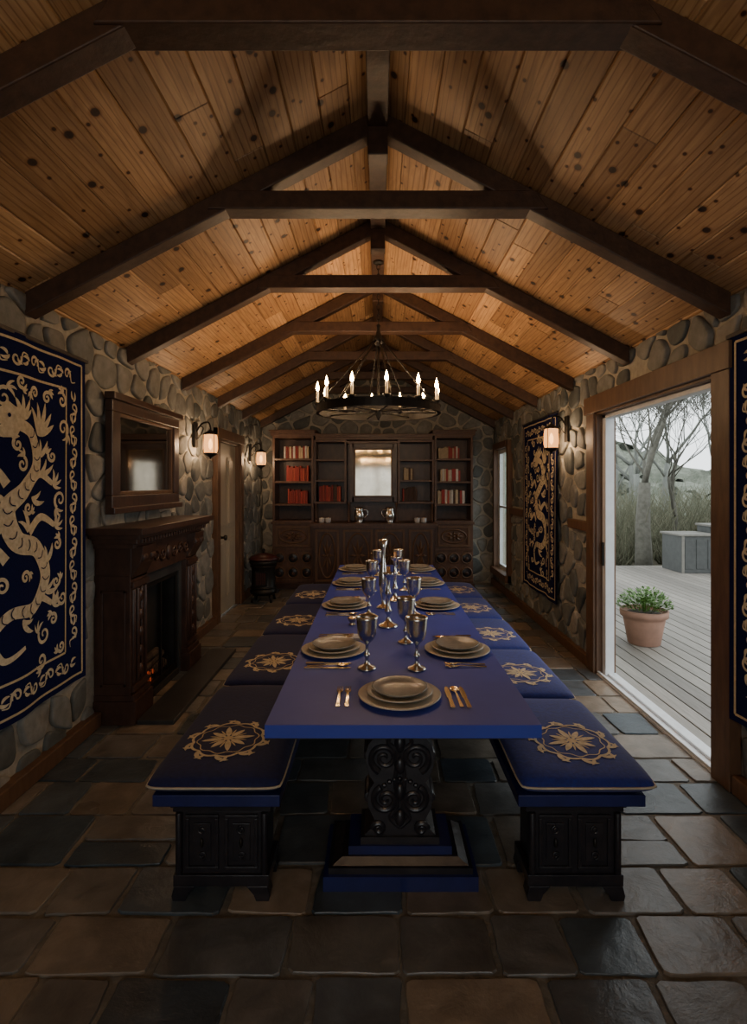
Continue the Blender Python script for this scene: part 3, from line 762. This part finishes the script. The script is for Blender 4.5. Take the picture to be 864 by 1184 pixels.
b.box(mx0 - .08, mx1 + .08, ym - .03, 8.8, mz1 + .05, mz1 + .09, 'bookwood')
b.box(mx0 + .03, mx1 - .03, ym + .02, ym + .03, mz0 + .03, mz1 - .03, 'oldmirror')
for (p, q, r, s_) in ((mx0 + .03, mx1 - .03, mz0 + .03, mz0 + .05), (mx0 + .03, mx1 - .03, mz1 - .05, mz1 - .03), (mx0 + .03, mx0 + .05, mz0 + .05, mz1 - .05), (mx1 - .05, mx1 - .03, mz0 + .05, mz1 - .05)): b.box(p, q, ym - .008, ym + .02, r, s_, 'trimwood')
b.box(-1.67, -1.02, YT, BK, .08, 1.04, 'bookwood'); b.box(.90, 1.51, YT, BK, .08, 1.04, 'bookwood')
b.box(-1.69, -1.0, YT - .03, BK, 0, .08, 'darkwood'); b.box(.88, 1.53, YT - .03, BK, 0, .08, 'darkwood')
b.box(-1.69, -1.0, YT - .03, YT + .1, 1.02, 1.055, 'bookwood'); b.box(.88, 1.53, YT - .03, YT + .1, 1.02, 1.055, 'bookwood')
YC = 8.32
b.box(-1.0, .88, YC, BK, .1, 1.0, 'darkwood'); b.box(-1.03, .91, YC - .03, BK, 0, .1, 'darkwood')
b.box(-1.05, .93, YC - .05, BK, 1.0, 1.045, 'bookwood'); b.box(-1.03, .91, YC - .03, YC, .97, 1.0, 'bookwood')
def panel(x0, x1, z0, z1, y, carve=True):
    t = .035
    for (p, q, r, s) in ((x0, x1, z0, z0 + t), (x0, x1, z1 - t, z1), (x0, x0 + t, z0 + t, z1 - t), (x1 - t, x1, z0 + t, z1 - t)): b.box(p, q, y - .025, y, r, s, 'trimwood')
    cx, cz = (x0 + x1) / 2, (z0 + z1) / 2
    if carve:
        w_, h_ = (x1 - x0) / 2 - .06, (z1 - z0) / 2 - .06
        b.tube([(cx + w_ * math.cos(a * pi / 12), y - .006, cz + h_ * math.sin(a * pi / 12)) for a in range(24)], .016, 'trimwood', 6, True)
        for k in range(8):
            a = k * pi / 4; b.tube([(cx + .02 * math.cos(a), y - .004, cz + .02 * math.sin(a)), (cx + w_ * .4 * math.cos(a), y - .016, cz + h_ * .4 * math.sin(a)), (cx + w_ * .75 * math.cos(a), y - .004, cz + h_ * .75 * math.sin(a))], [.006, .024, .004], 'trimwood', 6)
        b.ball((cx, y - .006, cz), .028, 'trimwood', 8, 1, .6, 1)
panel(-.97, -.60, .14, .95, YC); panel(-.54, -.08, .14, .95, YC); panel(-.04, .42, .14, .95, YC); panel(.48, .85, .14, .95, YC)
for x in (-.1, -.02): b.ball((x, YC - .03, .58), .018, 'brass', 8)
for (p, q) in ((-1.67, -1.02), (.90, 1.51)):
    panel(p + .05, q - .05, .66, .99, YT, True)
    for z in (.12, .62): b.box(p, q, YT - .015, YT, z - .02, z + .02, 'bookwood')
    for i in range(3):
        for j in range(2):
            cx = p + (q - p) * (i + .5) / 3; cz = .25 + j * .23
            b.tube([(cx + .082 * math.cos(a * pi / 10), YT - .006, cz + .082 * math.sin(a * pi / 10)) for a in range(20)], .012, 'trimwood', 6, True)
            b.lathe([(.07, -.002), (.072, -.006), (.01, -.01)], (cx, YT, cz), 'blackwood', 16, 'y')
            b.lathe([(.024, -.0), (.030, -.014), (.026, -.022), (.008, -.026)], (cx, YT - .004, cz - .01), 'darkwood', 12, 'y')
b.obj(.004)
# books
b = MB('shelf_books'); RB = random.Random(3)
def row(x0, x1, z, y, h, pal):
    x = x0
    while x < x1:
        t = RB.uniform(.022, .042); hh = h * RB.uniform(.82, 1.0)
        b.box(x, x + t - .003, y + RB.uniform(0, .02), y + .2, z + .001, z + hh, 'books', RB.choice(pal)); x += t
red = [.05, .1, .35, .5, .95]; mix_ = [.65, .65, .05, .35, .88]; wh = [.88, .05, .5, .75, .65]
row(-1.50, -1.13, 2.06, 8.56, .21, mix_); row(-1.46, -1.12, 1.70, 8.56, .25, red); row(-1.44, -1.14, 1.34, 8.56, .24, red)
row(.97, 1.30, 2.06, 8.56, .20, mix_); row(1.00, 1.32, 1.70, 8.56, .2, wh); row(.96, 1.36, 1.34, 8.56, .23, wh)
row(-.94, -.62, 1.376, 8.6, .27, red + [.75]); row(.40, .62, 1.376, 8.6, .24, [.75, .1, .75]); row(.42, .56, 1.72, 8.6, .2, [.75, .65])
b.obj()
# pitchers and cups on sideboard
b = MB('metal_pitcher')
b.lathe([(.055, 0), (.06, .01), (.05, .02), (.078, .07), (.085, .13), (.064, .18), (.056, .205), (.068, .24), (.06, .237), (.044, .2)], (0, 0, 0), 'silver', 20)
b.tube(spline([(.06, 0, .2), (.115, 0, .2), (.13, 0, .14), (.08, 0, .07)], 6), .008, 'silver', 6)
b.hull([(-.06, -.02, .23), (-.06, .02, .23), (-.09, 0, .245)], [(-.05, -.015, .19), (-.05, .015, .19), (-.065, 0, .2)], 'silver')
me = b.mesh(); place('metal_pitcher', me, (-.29, 8.45, 1.046)); place('metal_pitcher', me, (.19, 8.45, 1.046), 2.9)
b = MB('votive_candle'); b.lathe([(.035, 0), (.042, .02), (.046, .075), (.042, .076), (.04, .06), (.004, .06)], (0, 0, 0), 'napkin', 14); b.lathe([(.002, .055), (.008, .065), (.002, .085)], (0, 0, 0), 'wax', 6)
me = b.mesh()
for x in (-.88, -.78, .62, .72): place('votive_candle', me, (x, 8.42, 1.046))
# stove
b = MB('wood_stove'); 
for k in range(4):
    a = k * pi / 2 + pi / 4; b.tube([(.15 * math.cos(a), .15 * math.sin(a), .12), (.19 * math.cos(a), .19 * math.sin(a), 0)], .018, 'black', 6)
b.lathe([(.16, .1), (.185, .12), (.19, .16), (.17, .18), (.165, .5), (.19, .53), (.2, .56), (.19, .58), (.15, .6)], (0, 0, 0), 'black', 20)
b.lathe([(.205, .585), (.21, .60), (.18, .635), (.08, .67), (.02, .68)], (0, 0, 0), 'redlid', 20); b.lathe([(.012, .67), (.02, .70), (.028, .72), (.015, .735)], (0, 0, 0), 'black', 10)
b.box(-.08, .08, -.185, -.15, .24, .44, 'black'); 
for k in range(5): b.box(-.06 + k * .027, -.048 + k * .027, -.195, -.18, .26, .42, 'redlid')
for z in (.2, .5): b.tube([(.178 * math.cos(a * pi / 12), .178 * math.sin(a * pi / 12), z) for a in range(24)], .010, 'black', 6, True)
b.obj(0, (-1.62, 7.6, 0))

# ------------------------------------------------------------------ table
TX = .093; TY0, TY1 = 1.96, 5.85; TZ = .77; HW = .507
b = MB('dining_table')
b.box(TX - HW, TX + HW, TY0, TY1, TZ - .048, TZ, 'tableblue')
b.box(TX - HW + .05, TX + HW - .05, TY0 + .05, TY1 - .05, TZ - .075, TZ - .048, 'blackwood')
b.box(TX - .30, TX + .30, TY0 + .12, TY1 - .12, TZ - .10, TZ - .075, 'blackwood')
def pedestal(yc):
    b.box(TX - .26, TX + .26, yc - .12, yc + .12, TZ - .13, TZ - .075, 'blackwood')
    b.box(TX - .315, TX + .315, yc - .17, yc + .17, 0.0, .06, 'blueedge'); b.box(TX - .295, TX + .295, yc - .155, yc + .155, .06, .085, 'blackwood')
    b.hull([(TX - .28, yc - .14, .085), (TX + .28, yc - .14, .085), (TX + .28, yc + .14, .085), (TX - .28, yc + .14, .085)],
           [(TX - .24, yc - .12, .11), (TX + .24, yc - .12, .11), (TX + .24, yc + .12, .11), (TX - .24, yc + .12, .11)], 'blackwood')
    b.box(TX - .215, TX + .215, yc - .11, yc + .11, .11, .145, 'blueedge')
    b.box(TX - .165, TX + .165, yc - .1, yc + .1, .145, .175, 'blackwood')
    prof = [(.15, .175), (.125, .20), (.10, .225), (.112, .25), (.132, .29), (.137, .33), (.125, .37), (.108, .395), (.125, .42), (.14, .46), (.145, .51), (.132, .555), (.112, .58), (.13, .60), (.16, .62), (.17, .645)]
    n = len(prof); out = [(p[0], p[1]) for p in prof] + [(-p[0], p[1]) for p in prof[::-1]]
    vs = [(TX + p[0], yc - .085, p[1]) for p in out] + [(TX + p[0], yc + .085, p[1]) for p in out]; fs = []
    for i in range(n - 1):
        j = 2 * n - 1 - i; k = j - 1
        fs += [(i, i + 1, k, j), (2 * n + i, 2 * n + i + 1, 2 * n + k, 2 * n + j)]
    m2 = 2 * n
    fs += [(i, (i + 1) % m2, m2 + (i + 1) % m2, m2 + i) for i in range(m2)]
    b.add(vs, fs, 'blackwood')
    for sd in (-1, 1):
        yy = yc + sd * .085
        for s in (-1, 1):
            for (cx, cz, r, a0, d) in ((.065, .50, .062, -1.2, 1), (.06, .325, .056, 1.2, -1), (.125, .615, .03, 2, 1), (.09, .205, .025, 0, 1)):
                sp = spiral(cx, cz, r, 1.7, a0, d, 26, .1)
                b.tube([(TX + s * p[0], yy, p[1]) for p in sp], [.0155 * (1 - .55 * i / 26) for i in range(27)], 'blackwood', 6)
            b.tube([(TX + s * p[0], yy, p[1]) for p in spline([(.0, .21), (.04, .25), (.012, .30), (.02, .41), (.01, .52), (.05, .57), (.0, .63)], 6)], .010, 'blackwood', 6)
            for k in range(5): b.ball((TX + s * .022 * k, yy, .412 - .003 * k * k), .011, 'blackwood', 6)
        for cz in (.25, .36, .47, .56): b.ball((TX, yy, cz), .03, 'blackwood', 10, .8, .7, 1.3)
    for s in (-1, 1):
        for cz, r in ((.50, .045), (.325, .042)):
            b.tube([(TX + s * (.13), yc + d * .07, cz) for d in (-1, 1)], r * .5, 'blackwood', 12)
for yc in (2.34, 3.9, 5.45): pedestal(yc)
b.box(TX - .035, TX + .035, 2.4, 5.4, .22, .32, 'blackwood')
b.obj(.005)

# ------------------------------------------------------------------ benches
def bench(name, xc, y0, y1):
    b = MB(name)
    b.box(xc - .245, xc + .245, y0, y1, .41, .455, 'blueedge'); b.box(xc - .20, xc + .20, y0 + .06, y1 - .06, .37, .41, 'blackwood')
    for yc in (y0 + .17, (y0 + y1) / 2, y1 - .17):
        a, e = yc - .09, yc + .09
        b.box(xc - .215, xc + .215, a - .02, e + .02, .375, .41, 'blackwood')
        b.box(xc - .195, xc + .195, a - .005, e + .005, .345, .375, 'blackwood')
        b.box(xc - .17, xc + .17, a, e, .09, .345, 'blackwood')
        b.box(xc - .19, xc + .19, a - .015, e + .015, .055, .10, 'blackwood')
        for s in (-1, 1):
            for t in (a + .01, e - .01):
                b.hull([(xc + s * .10, t - .03, .06), (xc + s * .185, t - .03, .06), (xc + s * .195, t - .03, .02), (xc + s * .19, t - .03, 0), (xc + s * .14, t - .03, 0), (xc + s * .13, t - .03, .025)],
                       [(xc + s * .10, t + .03, .06), (xc + s * .185, t + .03, .06), (xc + s * .195, t + .03, .02), (xc + s * .19, t + .03, 0), (xc + s * .14, t + .03, 0), (xc + s * .13, t + .03, .025)], 'blackwood')
            b.tube([(xc + s * .17, a - .005, .1), (xc + s * .17, a - .005, .345)], .014, 'blackwood', 8)
            for sd, yy in ((-1, a), (1, e)):
                cx = xc + s * .078
                for (p, q, r, u) in ((-.066, .066, .32, .335), (-.066, .066, .115, .13), (-.066, -.052, .13, .32), (.052, .066, .13, .32)):
                    b.box(cx + p, cx + q, min(yy, yy + sd * .01), max(yy, yy + sd * .01), r, u, 'blackwood')
                b.box(cx - .035, cx + .035, min(yy, yy + sd * .006), max(yy, yy + sd * .006), .15, .30, 'blackwood')
                b.ball((cx, yy + sd * .010, .225), .013, 'black', 8, .6, .6, 1.5)
                for g in (-1, 1): b.tube([(cx + p[0], yy + sd * .008, p[1]) for p in spiral(0, .225 + g * .05, .018, 1.2, g * 1.5, 1, 10, .3)], .005, 'blackwood', 5)
    b.box(xc - .03, xc + .03, y0 + .25, y1 - .25, .16, .22, 'blackwood')
    b.obj(.004)
bench('bench', -.622, 2.06, 6.15); bench('bench', .785, 2.06, 6.22)

def cushion(xc, y0, L, W=.53, eoff=None, seed=0, fab='navy', ex=0):
    b = MB('seat_cushion'); hw, hl = W / 2, L / 2; RQ = random.Random(seed)
    ph = RQ.uniform(0, 6)
    def zf(x, y):
        u, v = min(abs(x / hw), 1), min(abs(y / hl), 1)
        e = max((1 - u ** 5) * (1 - v ** 6), 0) ** .42
        return .036 + e * (.044 + .004 * math.sin(x * 9 + ph) * math.cos(y * 8 + ph))
    def zb(x, y):
        u, v = min(abs(x / hw), 1), min(abs(y / hl), 1)
        return .036 - .036 * max((1 - u ** 8) * (1 - v ** 8), 0) ** .4
    n = 28
    def warp(t): return math.sin(t * pi / 2) * .55 + t * .45
    def rc(u, v): # rounded corners
        k = 1 - .035 * (abs(u) ** 10) * (abs(v) ** 10); sq = 1 - .02 * (1 - v * v) * abs(u) ** 6
        return u * hw * k * sq, v * hl * k * sq
    for z_, mt in ((zf, 1), (zb, -1)):
        vs = []
        for j in range(n + 1):
            for i in range(n + 1):
                u, v = warp(-1 + 2 * i / n), warp(-1 + 2 * j / n)
                x, y = rc(u, v); vs.append((x, y, z_(u * hw, v * hl)))
        b.add(vs, [(j * (n + 1) + i, j * (n + 1) + i + 1, (j + 1) * (n + 1) + i + 1, (j + 1) * (n + 1) + i) for j in range(n) for i in range(n)], fab, True)
    per = []
    for k in range(24): per.append(rc(-1 + 2 * k / 24, -1))
    for k in range(24): per.append(rc(1, -1 + 2 * k / 24))
    for k in range(24): per.append(rc(1 - 2 * k / 24, 1))
    for k in range(24): per.append(rc(-1, 1 - 2 * k / 24))
    b.tube([(p[0], p[1], .036) for p in per], .0045, 'piping', 6, True)
    ey = (eoff - L / 2) if eoff else 0
    def F(x, y): return (x + ex, y + ey, zf(x + ex, y + ey) + .003)
    ro = RQ.uniform(0, .3)
    # embroidered sun medallion
    for k in range(8):
        a = k * pi / 4 + ro
        b.poly(leaf(.018 * math.cos(a), .018 * math.sin(a), a, .080 if k % 2 else .095, .016), 'cream', F)
        a2 = a + pi / 8
        b.poly(leaf(.03 * math.cos(a2), .03 * math.sin(a2), a2, .055, .005), 'gold', F)
    b.poly([(.02 * math.cos(t * pi / 6), .02 * math.sin(t * pi / 6)) for t in range(12)], 'gold', F)
    nn = 10
    for k in range(nn):
        a = 2 * pi * k / nn + ro
        arc = [(r * math.cos(a + t), r * math.sin(a + t)) for t, r in [(i / 10 * 2 * pi / nn, .142 + .012 * math.sin(pi * i / 10)) for i in range(11)]]
        b.ribbon(arc, .011, 'cream', F)
        arc = [(r * math.cos(a + t), r * math.sin(a + t)) for t, r in [(i / 10 * 2 * pi / nn, .125 + .006 * math.cos(2 * pi * i / 10)) for i in range(11)]]
        b.ribbon(arc, .005, 'gold', F)
        b.poly(leaf(.145 * math.cos(a), .145 * math.sin(a), a + .5, .07, .012, curve=.7), 'cream', F)
        b.poly(leaf(.150 * math.cos(a + .3), .150 * math.sin(a + .3), a + .3, .045, .009, curve=-.6), 'cream', F)
    b.obj(0, (xc, y0 + L / 2, .4565), recalc=True)
for k in range(4): cushion(-.632, 2.04 + 1.025 * k, 1.005, eoff=.30, seed=k, fab='shadenavy', ex=-.02)
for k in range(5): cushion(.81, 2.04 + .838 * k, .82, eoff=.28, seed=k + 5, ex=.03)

# ------------------------------------------------------------------ tableware
b = MB('dinner_plate')
b.lathe([(.09, 0), (.125, .004), (.168, .012), (.172, .016), (.166, .018), (.12, .010), (.09, .008), (.002, .008)], (0, 0, 0), 'platerim', 40)
b.lathe([(.075, .010), (.10, .014), (.134, .028), (.138, .032), (.132, .034), (.10, .022), (.08, .019), (.002, .019)], (0, 0, 0), 'platerim', 40)
b.lathe([(.06, .021), (.085, .026), (.112, .043), (.115, .047), (.110, .048), (.09, .034), (.06, .029), (.002, .029)], (0, 0, 0), 'plate', 40)
plate = b.mesh()
b = MB('goblet')
b.lathe([(.044, 0), (.046, .004), (.040, .010), (.018, .018), (.009, .032), (.008, .05), (.014, .060), (.016, .066), (.012, .072), (.007, .085), (.009, .115), (.016, .125), (.034, .142), (.045, .168), (.048, .2), (.051, .238), (.054, .25), (.050, .25), (.045, .235), (.042, .19), (.034, .155), (.003, .14)], (0, 0, 0), 'pewter', 28)
goblet = b.mesh()
b = MB('candlestick')
b.lathe([(.06, 0), (.063, .006), (.055, .014), (.028, .026), (.013, .045), (.010, .07), (.020, .085), (.024, .10), (.014, .115), (.010, .15), (.012, .19), (.022, .205), (.014, .22), (.010, .26), (.013, .30), (.028, .315), (.034, .33), (.032, .334), (.014, .33), (.012, .37), (.003, .37)], (0, 0, 0), 'silver', 24)
stick = b.mesh()
b = MB('bud_vase')
b.lathe([(.05, 0), (.052, .006), (.04, .014), (.014, .03), (.012, .06), (.022, .1), (.034, .17), (.032, .24), (.018, .32), (.012, .38), (.016, .42), (.034, .485), (.030, .486), (.012, .425), (.008, .38)], (0, 0, 0), 'silver', 24)
vase = b.mesh()
b = MB('salt_cellar')
b.lathe([(.022, 0), (.025, .004), (.012, .012), (.024, .025), (.03, .042), (.028, .046), (.022, .036), (.003, .03)], (0, 0, 0), 'brass', 20)
salt = b.mesh()
b = MB('fork')
def flat(mb, pts, ws, t=.0028, m='brass'):
    n = len(pts); lo = []; 
    L_ = [(-w_ / 2, y_, z_) for (y_, z_), w_ in zip(pts, ws)]; Rr = [(w_ / 2, y_, z_) for (y_, z_), w_ in zip(pts, ws)]
    vs = L_ + Rr + [(p[0], p[1], p[2] + t) for p in L_] + [(p[0], p[1], p[2] + t) for p in Rr]; fs = []
    for i in range(n - 1):
        fs += [(i, i + 1, n + i + 1, n + i), (2 * n + i, 2 * n + i + 1, 3 * n + i + 1, 3 * n + i), (i, i + 1, 2 * n + i + 1, 2 * n + i), (n + i, n + i + 1, 3 * n + i + 1, 3 * n + i)]
    for i in (0, n - 1): fs.append((i, n + i, 3 * n + i, 2 * n + i))
    mb.add(vs, fs, m, False)
flat(b, [(-.10, .001), (-.095, .001), (-.06, .002), (.0, .006), (.03, .006), (.04, .004), (.055, .003)], [.012, .018, .014, .009, .010, .020, .025])
for k in range(4):
    x = -.0102 + k * .0068; b.tube([(x, .053, .004), (x, .075, .004), (x, .098, .008)], [.0026, .0024, .0014], 'brass', 6)
fork = b.mesh()
b = MB('knife'); flat(b, [(-.11, .001), (-.105, .001), (-.03, .001), (-.02, .001)], [.013, .018, .016, .011], .006); flat(b, [(-.02, .002), (0, .002), (.06, .002), (.1, .002), (.115, .002)], [.013, .021, .022, .017, .003], .0015); knife = b.mesh()
b = MB('spoon'); flat(b, [(-.10, .001), (-.095, .001), (-.05, .003), (.03, .007), (.05, .005)], [.01, .017, .012, .007, .008])
b.lathe([(.002, .001), (.012, .0025), (.018, .006), (.021, .010), (.0195, .0105), (.014, .006), (.002, .0035)], (0, .072, 0), 'brass', 20, 'z', 1, 1.45); spoon = b.mesh()
b = MB('napkin'); b.box(-.05, .05, -.10, .10, 0, .006, 'napkin'); b.box(-.048, .046, -.098, .095, .006, .012, 'napkin'); napk = b.mesh()
Z = TZ + .0008
def setting(x, y, ang, full=True, nap=True):
    def P(lx, ly): return (x + lx * math.cos(ang) - ly * math.sin(ang), y + lx * math.sin(ang) + ly * math.cos(ang))
    place('dinner_plate', plate, (x, y, Z))
    if nap:
        q = P(-.235, .04); place('napkin', napk, (q[0], q[1], Z), ang, .002)
    zz = Z + (.0125 if nap else 0)
    for lx in (-.215, -.250):
        q = P(lx, -.005); place('fork', fork, (q[0], q[1], zz), ang + R.uniform(-.03, .03))
    q = P(.205, -.01); place('knife', knife, (q[0], q[1], Z), ang)
    q = P(.238, -.01); place('spoon', spoon, (q[0], q[1], Z), ang + .04)
    q = P(.268, -.01); place('knife', knife, (q[0], q[1], Z), ang + .02)
setting(TX - .003, 2.22, 0, nap=False)
for yy in (2.83, 3.86, 4.72, 5.5):
    setting(TX - .325, yy, -pi / 2, nap=(yy < 4)); setting(TX + .325, yy + .0, pi / 2, nap=False)
for x, y in ((-.052, 2.56), (.185, 2.55), (-.06, 3.60), (.155, 2.98), (.245, 3.62), (-.05, 4.42), (.22, 4.45), (.0, 5.15), (.20, 5.2)):
    place('goblet', goblet, (x, y, Z))
for x, y in ((.065, 3.32), (.13, 4.05)): place('candlestick', stick, (x, y, Z))
place('bud_vase', vase, (.04, 3.82, Z))
for x, y in ((-.16, 3.36), (.26, 4.2)): place('salt_cellar', salt, (x, y, Z))

# ------------------------------------------------------------------ exterior
b = MB('patio_deck'); RD = random.Random(2); x = WX + TH + .03
while x < 9:
    b.box(x, x + .135, .5, 11.2, -.08, -.045, 'deck', RD.random()); x += .147
b.box(WX + TH + .02, 9, .5, 11.2, -.30, -.085, 'soot')
b.obj(.004)
b = MB('yard_ground'); n = 30; vs = []
for j in range(n + 1):
    for i in range(n + 1):
        X_, Y_ = WX + TH + 45 * i / n, -8 + 60 * j / n
        d = max(0, math.hypot(X_ - 4, Y_ - 5) - 9); vs.append((X_, Y_, -.31 + .03 * d + .12 * math.sin(X_ * 1.3) * math.cos(Y_ * .9) * min(1, d / 3)))
b.add(vs, [(j * (n + 1) + i, j * (n + 1) + i + 1, (j + 1) * (n + 1) + i + 1, (j + 1) * (n + 1) + i) for j in range(n) for i in range(n)], 'ground', True); b.obj()
# planter
b = MB('potted_plant')
b.lathe([(.15, 0), (.16, .01), (.205, .26), (.21, .29), (.235, .295), (.24, .36), (.225, .365), (.215, .33), (.01, .33)], (0, 0, 0), 'terra', 32)
b.lathe([(.21, .32), (.10, .345), (.005, .35)], (0, 0, 0), 'soil', 20)
RP = random.Random(9)
for k in range(900):
    a = RP.uniform(0, 2 * pi); u = RP.random() ** .5; ph = RP.uniform(0, 1)
    rr_ = .26 * u; px, py = rr_ * math.cos(a), rr_ * math.sin(a); pz = .36 + (.19 * math.sqrt(max(0, 1 - u * u)) + .02) * ph + .02
    L_ = RP.uniform(.03, .05); a2 = a + RP.uniform(-.9, .9); t = RP.uniform(.1, .9)
    d = Vector((math.cos(a2) * math.cos(t), math.sin(a2) * math.cos(t), math.sin(t))); s_ = Vector((-math.sin(a2), math.cos(a2), RP.uniform(-.3, .3))) * .013
    p = Vector((px, py, pz)); b.add([tuple(p), tuple(p + d * L_ * .5 + s_), tuple(p + d * L_), tuple(p + d * L_ * .5 - s_)], [(0, 1, 2, 3)], 'leaf', False, RP.random())
for k in range(40):
    a = RP.uniform(0, 2 * pi); u = RP.random(); b.tube([(.1 * u * math.cos(a), .1 * u * math.sin(a), .34), (.2 * u * math.cos(a), .2 * u * math.sin(a), .48)], .003, 'leaf', 4)
b.obj(0, (2.84, 5.72, -.045), recalc=False)
# outdoor units
b = MB('outdoor_storage_box'); 
def unit(x0, x1, y0, y1, z0, z1):
    b.box(x0, x1, y0, y1, z0, z1, 'plastic'); b.box(x0 - .03, x1 + .03, y0 - .03, y1 + .03, z1, z1 + .04, 'plastictop')
    for k in range(3): b.box(x0 + .06 + k * (x1 - x0) / 3, x0 + .0 + (k + 1) * (x1 - x0) / 3, y0 - .012, y0, z0 + .08, z1 - .06, 'plastic')
    for xx in (x0, x1 - .05): b.box(xx, xx + .05, y0 - .02, y0, z0, z1, 'plastictop')
unit(5.78, 6.44, 10.2, 10.9, -.044, .66); unit(6.52, 7.3, 10.3, 10.95, -.044, .82); b.obj(.01)
# patio chair
b = MB('patio_chair')
for sx in (-.22, .22):
    b.tube(spline([(sx, -.22, 0), (sx, -.22, .42), (sx, -.15, .62), (sx, .2, .62)], 5), .011, 'black', 6); b.tube(spline([(sx, .26, 0), (sx, .2, .42), (sx, .26, .9)], 5), .011, 'black', 6)
for k in range(6): b.box(-.22, .22, -.21 + k * .072, -.16 + k * .072, .41, .425, 'black')
for k in range(6): b.tube([(-.19 + k * .076, .2, .43), (-.19 + k * .076, .26, .88)], .006, 'black', 5)
b.tube([(-.22, .26, .9), (.22, .26, .9)], .011, 'black', 6); b.obj(0, (2.98, 7.6, -.04), -.7)

def tree(name, loc, h, seed, m='tree', r0=.16, depth=6, spread=.55, lean=(0, 0), trunk=.26):
    b = MB(name); T = random.Random(seed)
    def br(p, d, L_, r, dep):
        n = 4; pts = [p]; rad = [r]; dd = d.copy(); q = p.copy(); wob = .06 if dep == depth else .16
        for i in range(n):
            dd = (dd + Vector((T.uniform(-1, 1), T.uniform(-1, 1), T.uniform(-.4, .8))) * wob).normalized()
            q = q + dd * L_ / n; pts.append(q.copy()); rad.append(max(r * (1 - .38 * (i + 1) / n), .0055))
        b.tube(pts, rad, m, 7 if dep > 3 else 4)
        if dep <= 0: return
        for k in range(3 if dep > 1 else 2):
            ax = Vector((T.uniform(-1, 1), T.uniform(-1, 1), T.uniform(-.2, .3))).normalized()
            nd = (dd + ax * spread * T.uniform(.7, 1.5)).normalized()
            st = pts[-1] if k < 2 else pts[T.choice((2, 3))]
            br(st, nd, L_ * T.uniform(.66, .9), rad[-1] * T.uniform(.5, .78), dep - 1)
    br(Vector((0, 0, 0)), Vector((lean[0], lean[1], 1)).normalized(), h * trunk, r0, depth)
    b.obj(0, loc, recalc=False)
tree('bare_tree', (5.95, 12.0, -.35), 6.8, 33, 'tree', .20, 7, .55, (0, 0), .3)
tree('bare_tree', (7.6, 13.5, -.35), 6.0, 4, 'tree', .10, 7, .6, (-.1, 0))
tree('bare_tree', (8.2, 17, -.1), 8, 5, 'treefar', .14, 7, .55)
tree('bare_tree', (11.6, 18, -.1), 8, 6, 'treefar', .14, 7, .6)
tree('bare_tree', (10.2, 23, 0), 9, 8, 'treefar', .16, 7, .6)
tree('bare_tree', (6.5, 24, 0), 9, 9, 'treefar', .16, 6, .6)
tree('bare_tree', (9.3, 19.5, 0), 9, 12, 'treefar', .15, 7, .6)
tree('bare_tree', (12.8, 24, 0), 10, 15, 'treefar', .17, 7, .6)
# tangled undergrowth
b = MB('undergrowth_shrubs'); T = random.Random(14)
for k in range(300):
    Y_ = T.uniform(12.3, 19); X_ = Y_ * T.uniform(.36, .78)
    for j in range(9):
        a = T.uniform(0, 2 * pi); L_ = T.uniform(.7, 2.4); s_ = T.uniform(.2, .7)
        p = [(X_, Y_, -.35)]; 
        for i in range(1, 5):
            t = i / 4; p.append((X_ + s_ * L_ * t * math.cos(a) + T.uniform(-.08, .08), Y_ + s_ * L_ * t * math.sin(a), -.35 + L_ * (t - .35 * t * t * s_)))
        b.tube(p, [.012, .010, .008, .006, .004], 'brush', 4, rnd=T.random())
b.obj(recalc=False)
# wooded hillside, mist only in its colour
b = MB('wooded_hillside'); n, m_ = 120, 20; vs = []; T = random.Random(3)
for j in range(m_ + 1):
    for i in range(n + 1):
        a = -.35 + 1.95 * i / n; r = 27 + 9 * j / m_ + T.uniform(-.5, .5)
        hgt = (j / m_) * (4.0 + 1.2 * math.sin(a * 7) + .6 * math.sin(a * 19 + 2)) + T.uniform(-.45, .45) * (j > 0)
        vs.append((2 + r * math.sin(a) + T.uniform(-.2, .2), r * math.cos(a), -.4 + hgt))
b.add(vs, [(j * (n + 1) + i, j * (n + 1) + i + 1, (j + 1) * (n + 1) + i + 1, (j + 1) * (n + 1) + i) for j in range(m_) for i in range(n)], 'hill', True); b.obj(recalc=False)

# ------------------------------------------------------------------ world, portals, camera
wd = bpy.data.worlds.new('overcast_sky'); bpy.context.scene.world = wd; wd.use_nodes = True
nt = wd.node_tree; bg = nt.nodes['Background']; bg.inputs[0].default_value = (.76, .81, .82, 1); bg.inputs[1].default_value = 3.3
def portal(loc, sx, sy, rot):
    l = bpy.data.lights.new('sky_portal', 'AREA'); l.shape = 'RECTANGLE'; l.size = sx; l.size_y = sy; l.cycles.is_portal = True
    o = bpy.data.objects.new('sky_portal', l); COL.objects.link(o); o.location = loc; o.rotation_euler = rot
portal((WX + TH + .03, (DY0 + DY1) / 2, DZ / 2), DZ, DY1 - DY0, (0, pi / 2, 0))
portal((WX + TH + .03, (WY0 + WY1) / 2, (WZ0 + WZ1) / 2), WZ1 - WZ0, WY1 - WY0, (0, pi / 2, 0))
portal((0, yq - .03, (PZ0 + PZ1) / 2), 2 * PX, PZ1 - PZ0, (pi / 2, 0, 0))

cam = bpy.data.cameras.new('camera'); co = bpy.data.objects.new('camera', cam); COL.objects.link(co)
co.location = (0, 0, CAMZ); co.rotation_euler = (math.radians(90), 0, 0)
cam.lens = 620 / 1184 * 36; cam.sensor_width = 36; cam.sensor_fit = 'AUTO'
cam.shift_y = -32 / 1184; cam.shift_x = -5 / 1184; cam.clip_start = .05
bpy.context.scene.camera = co
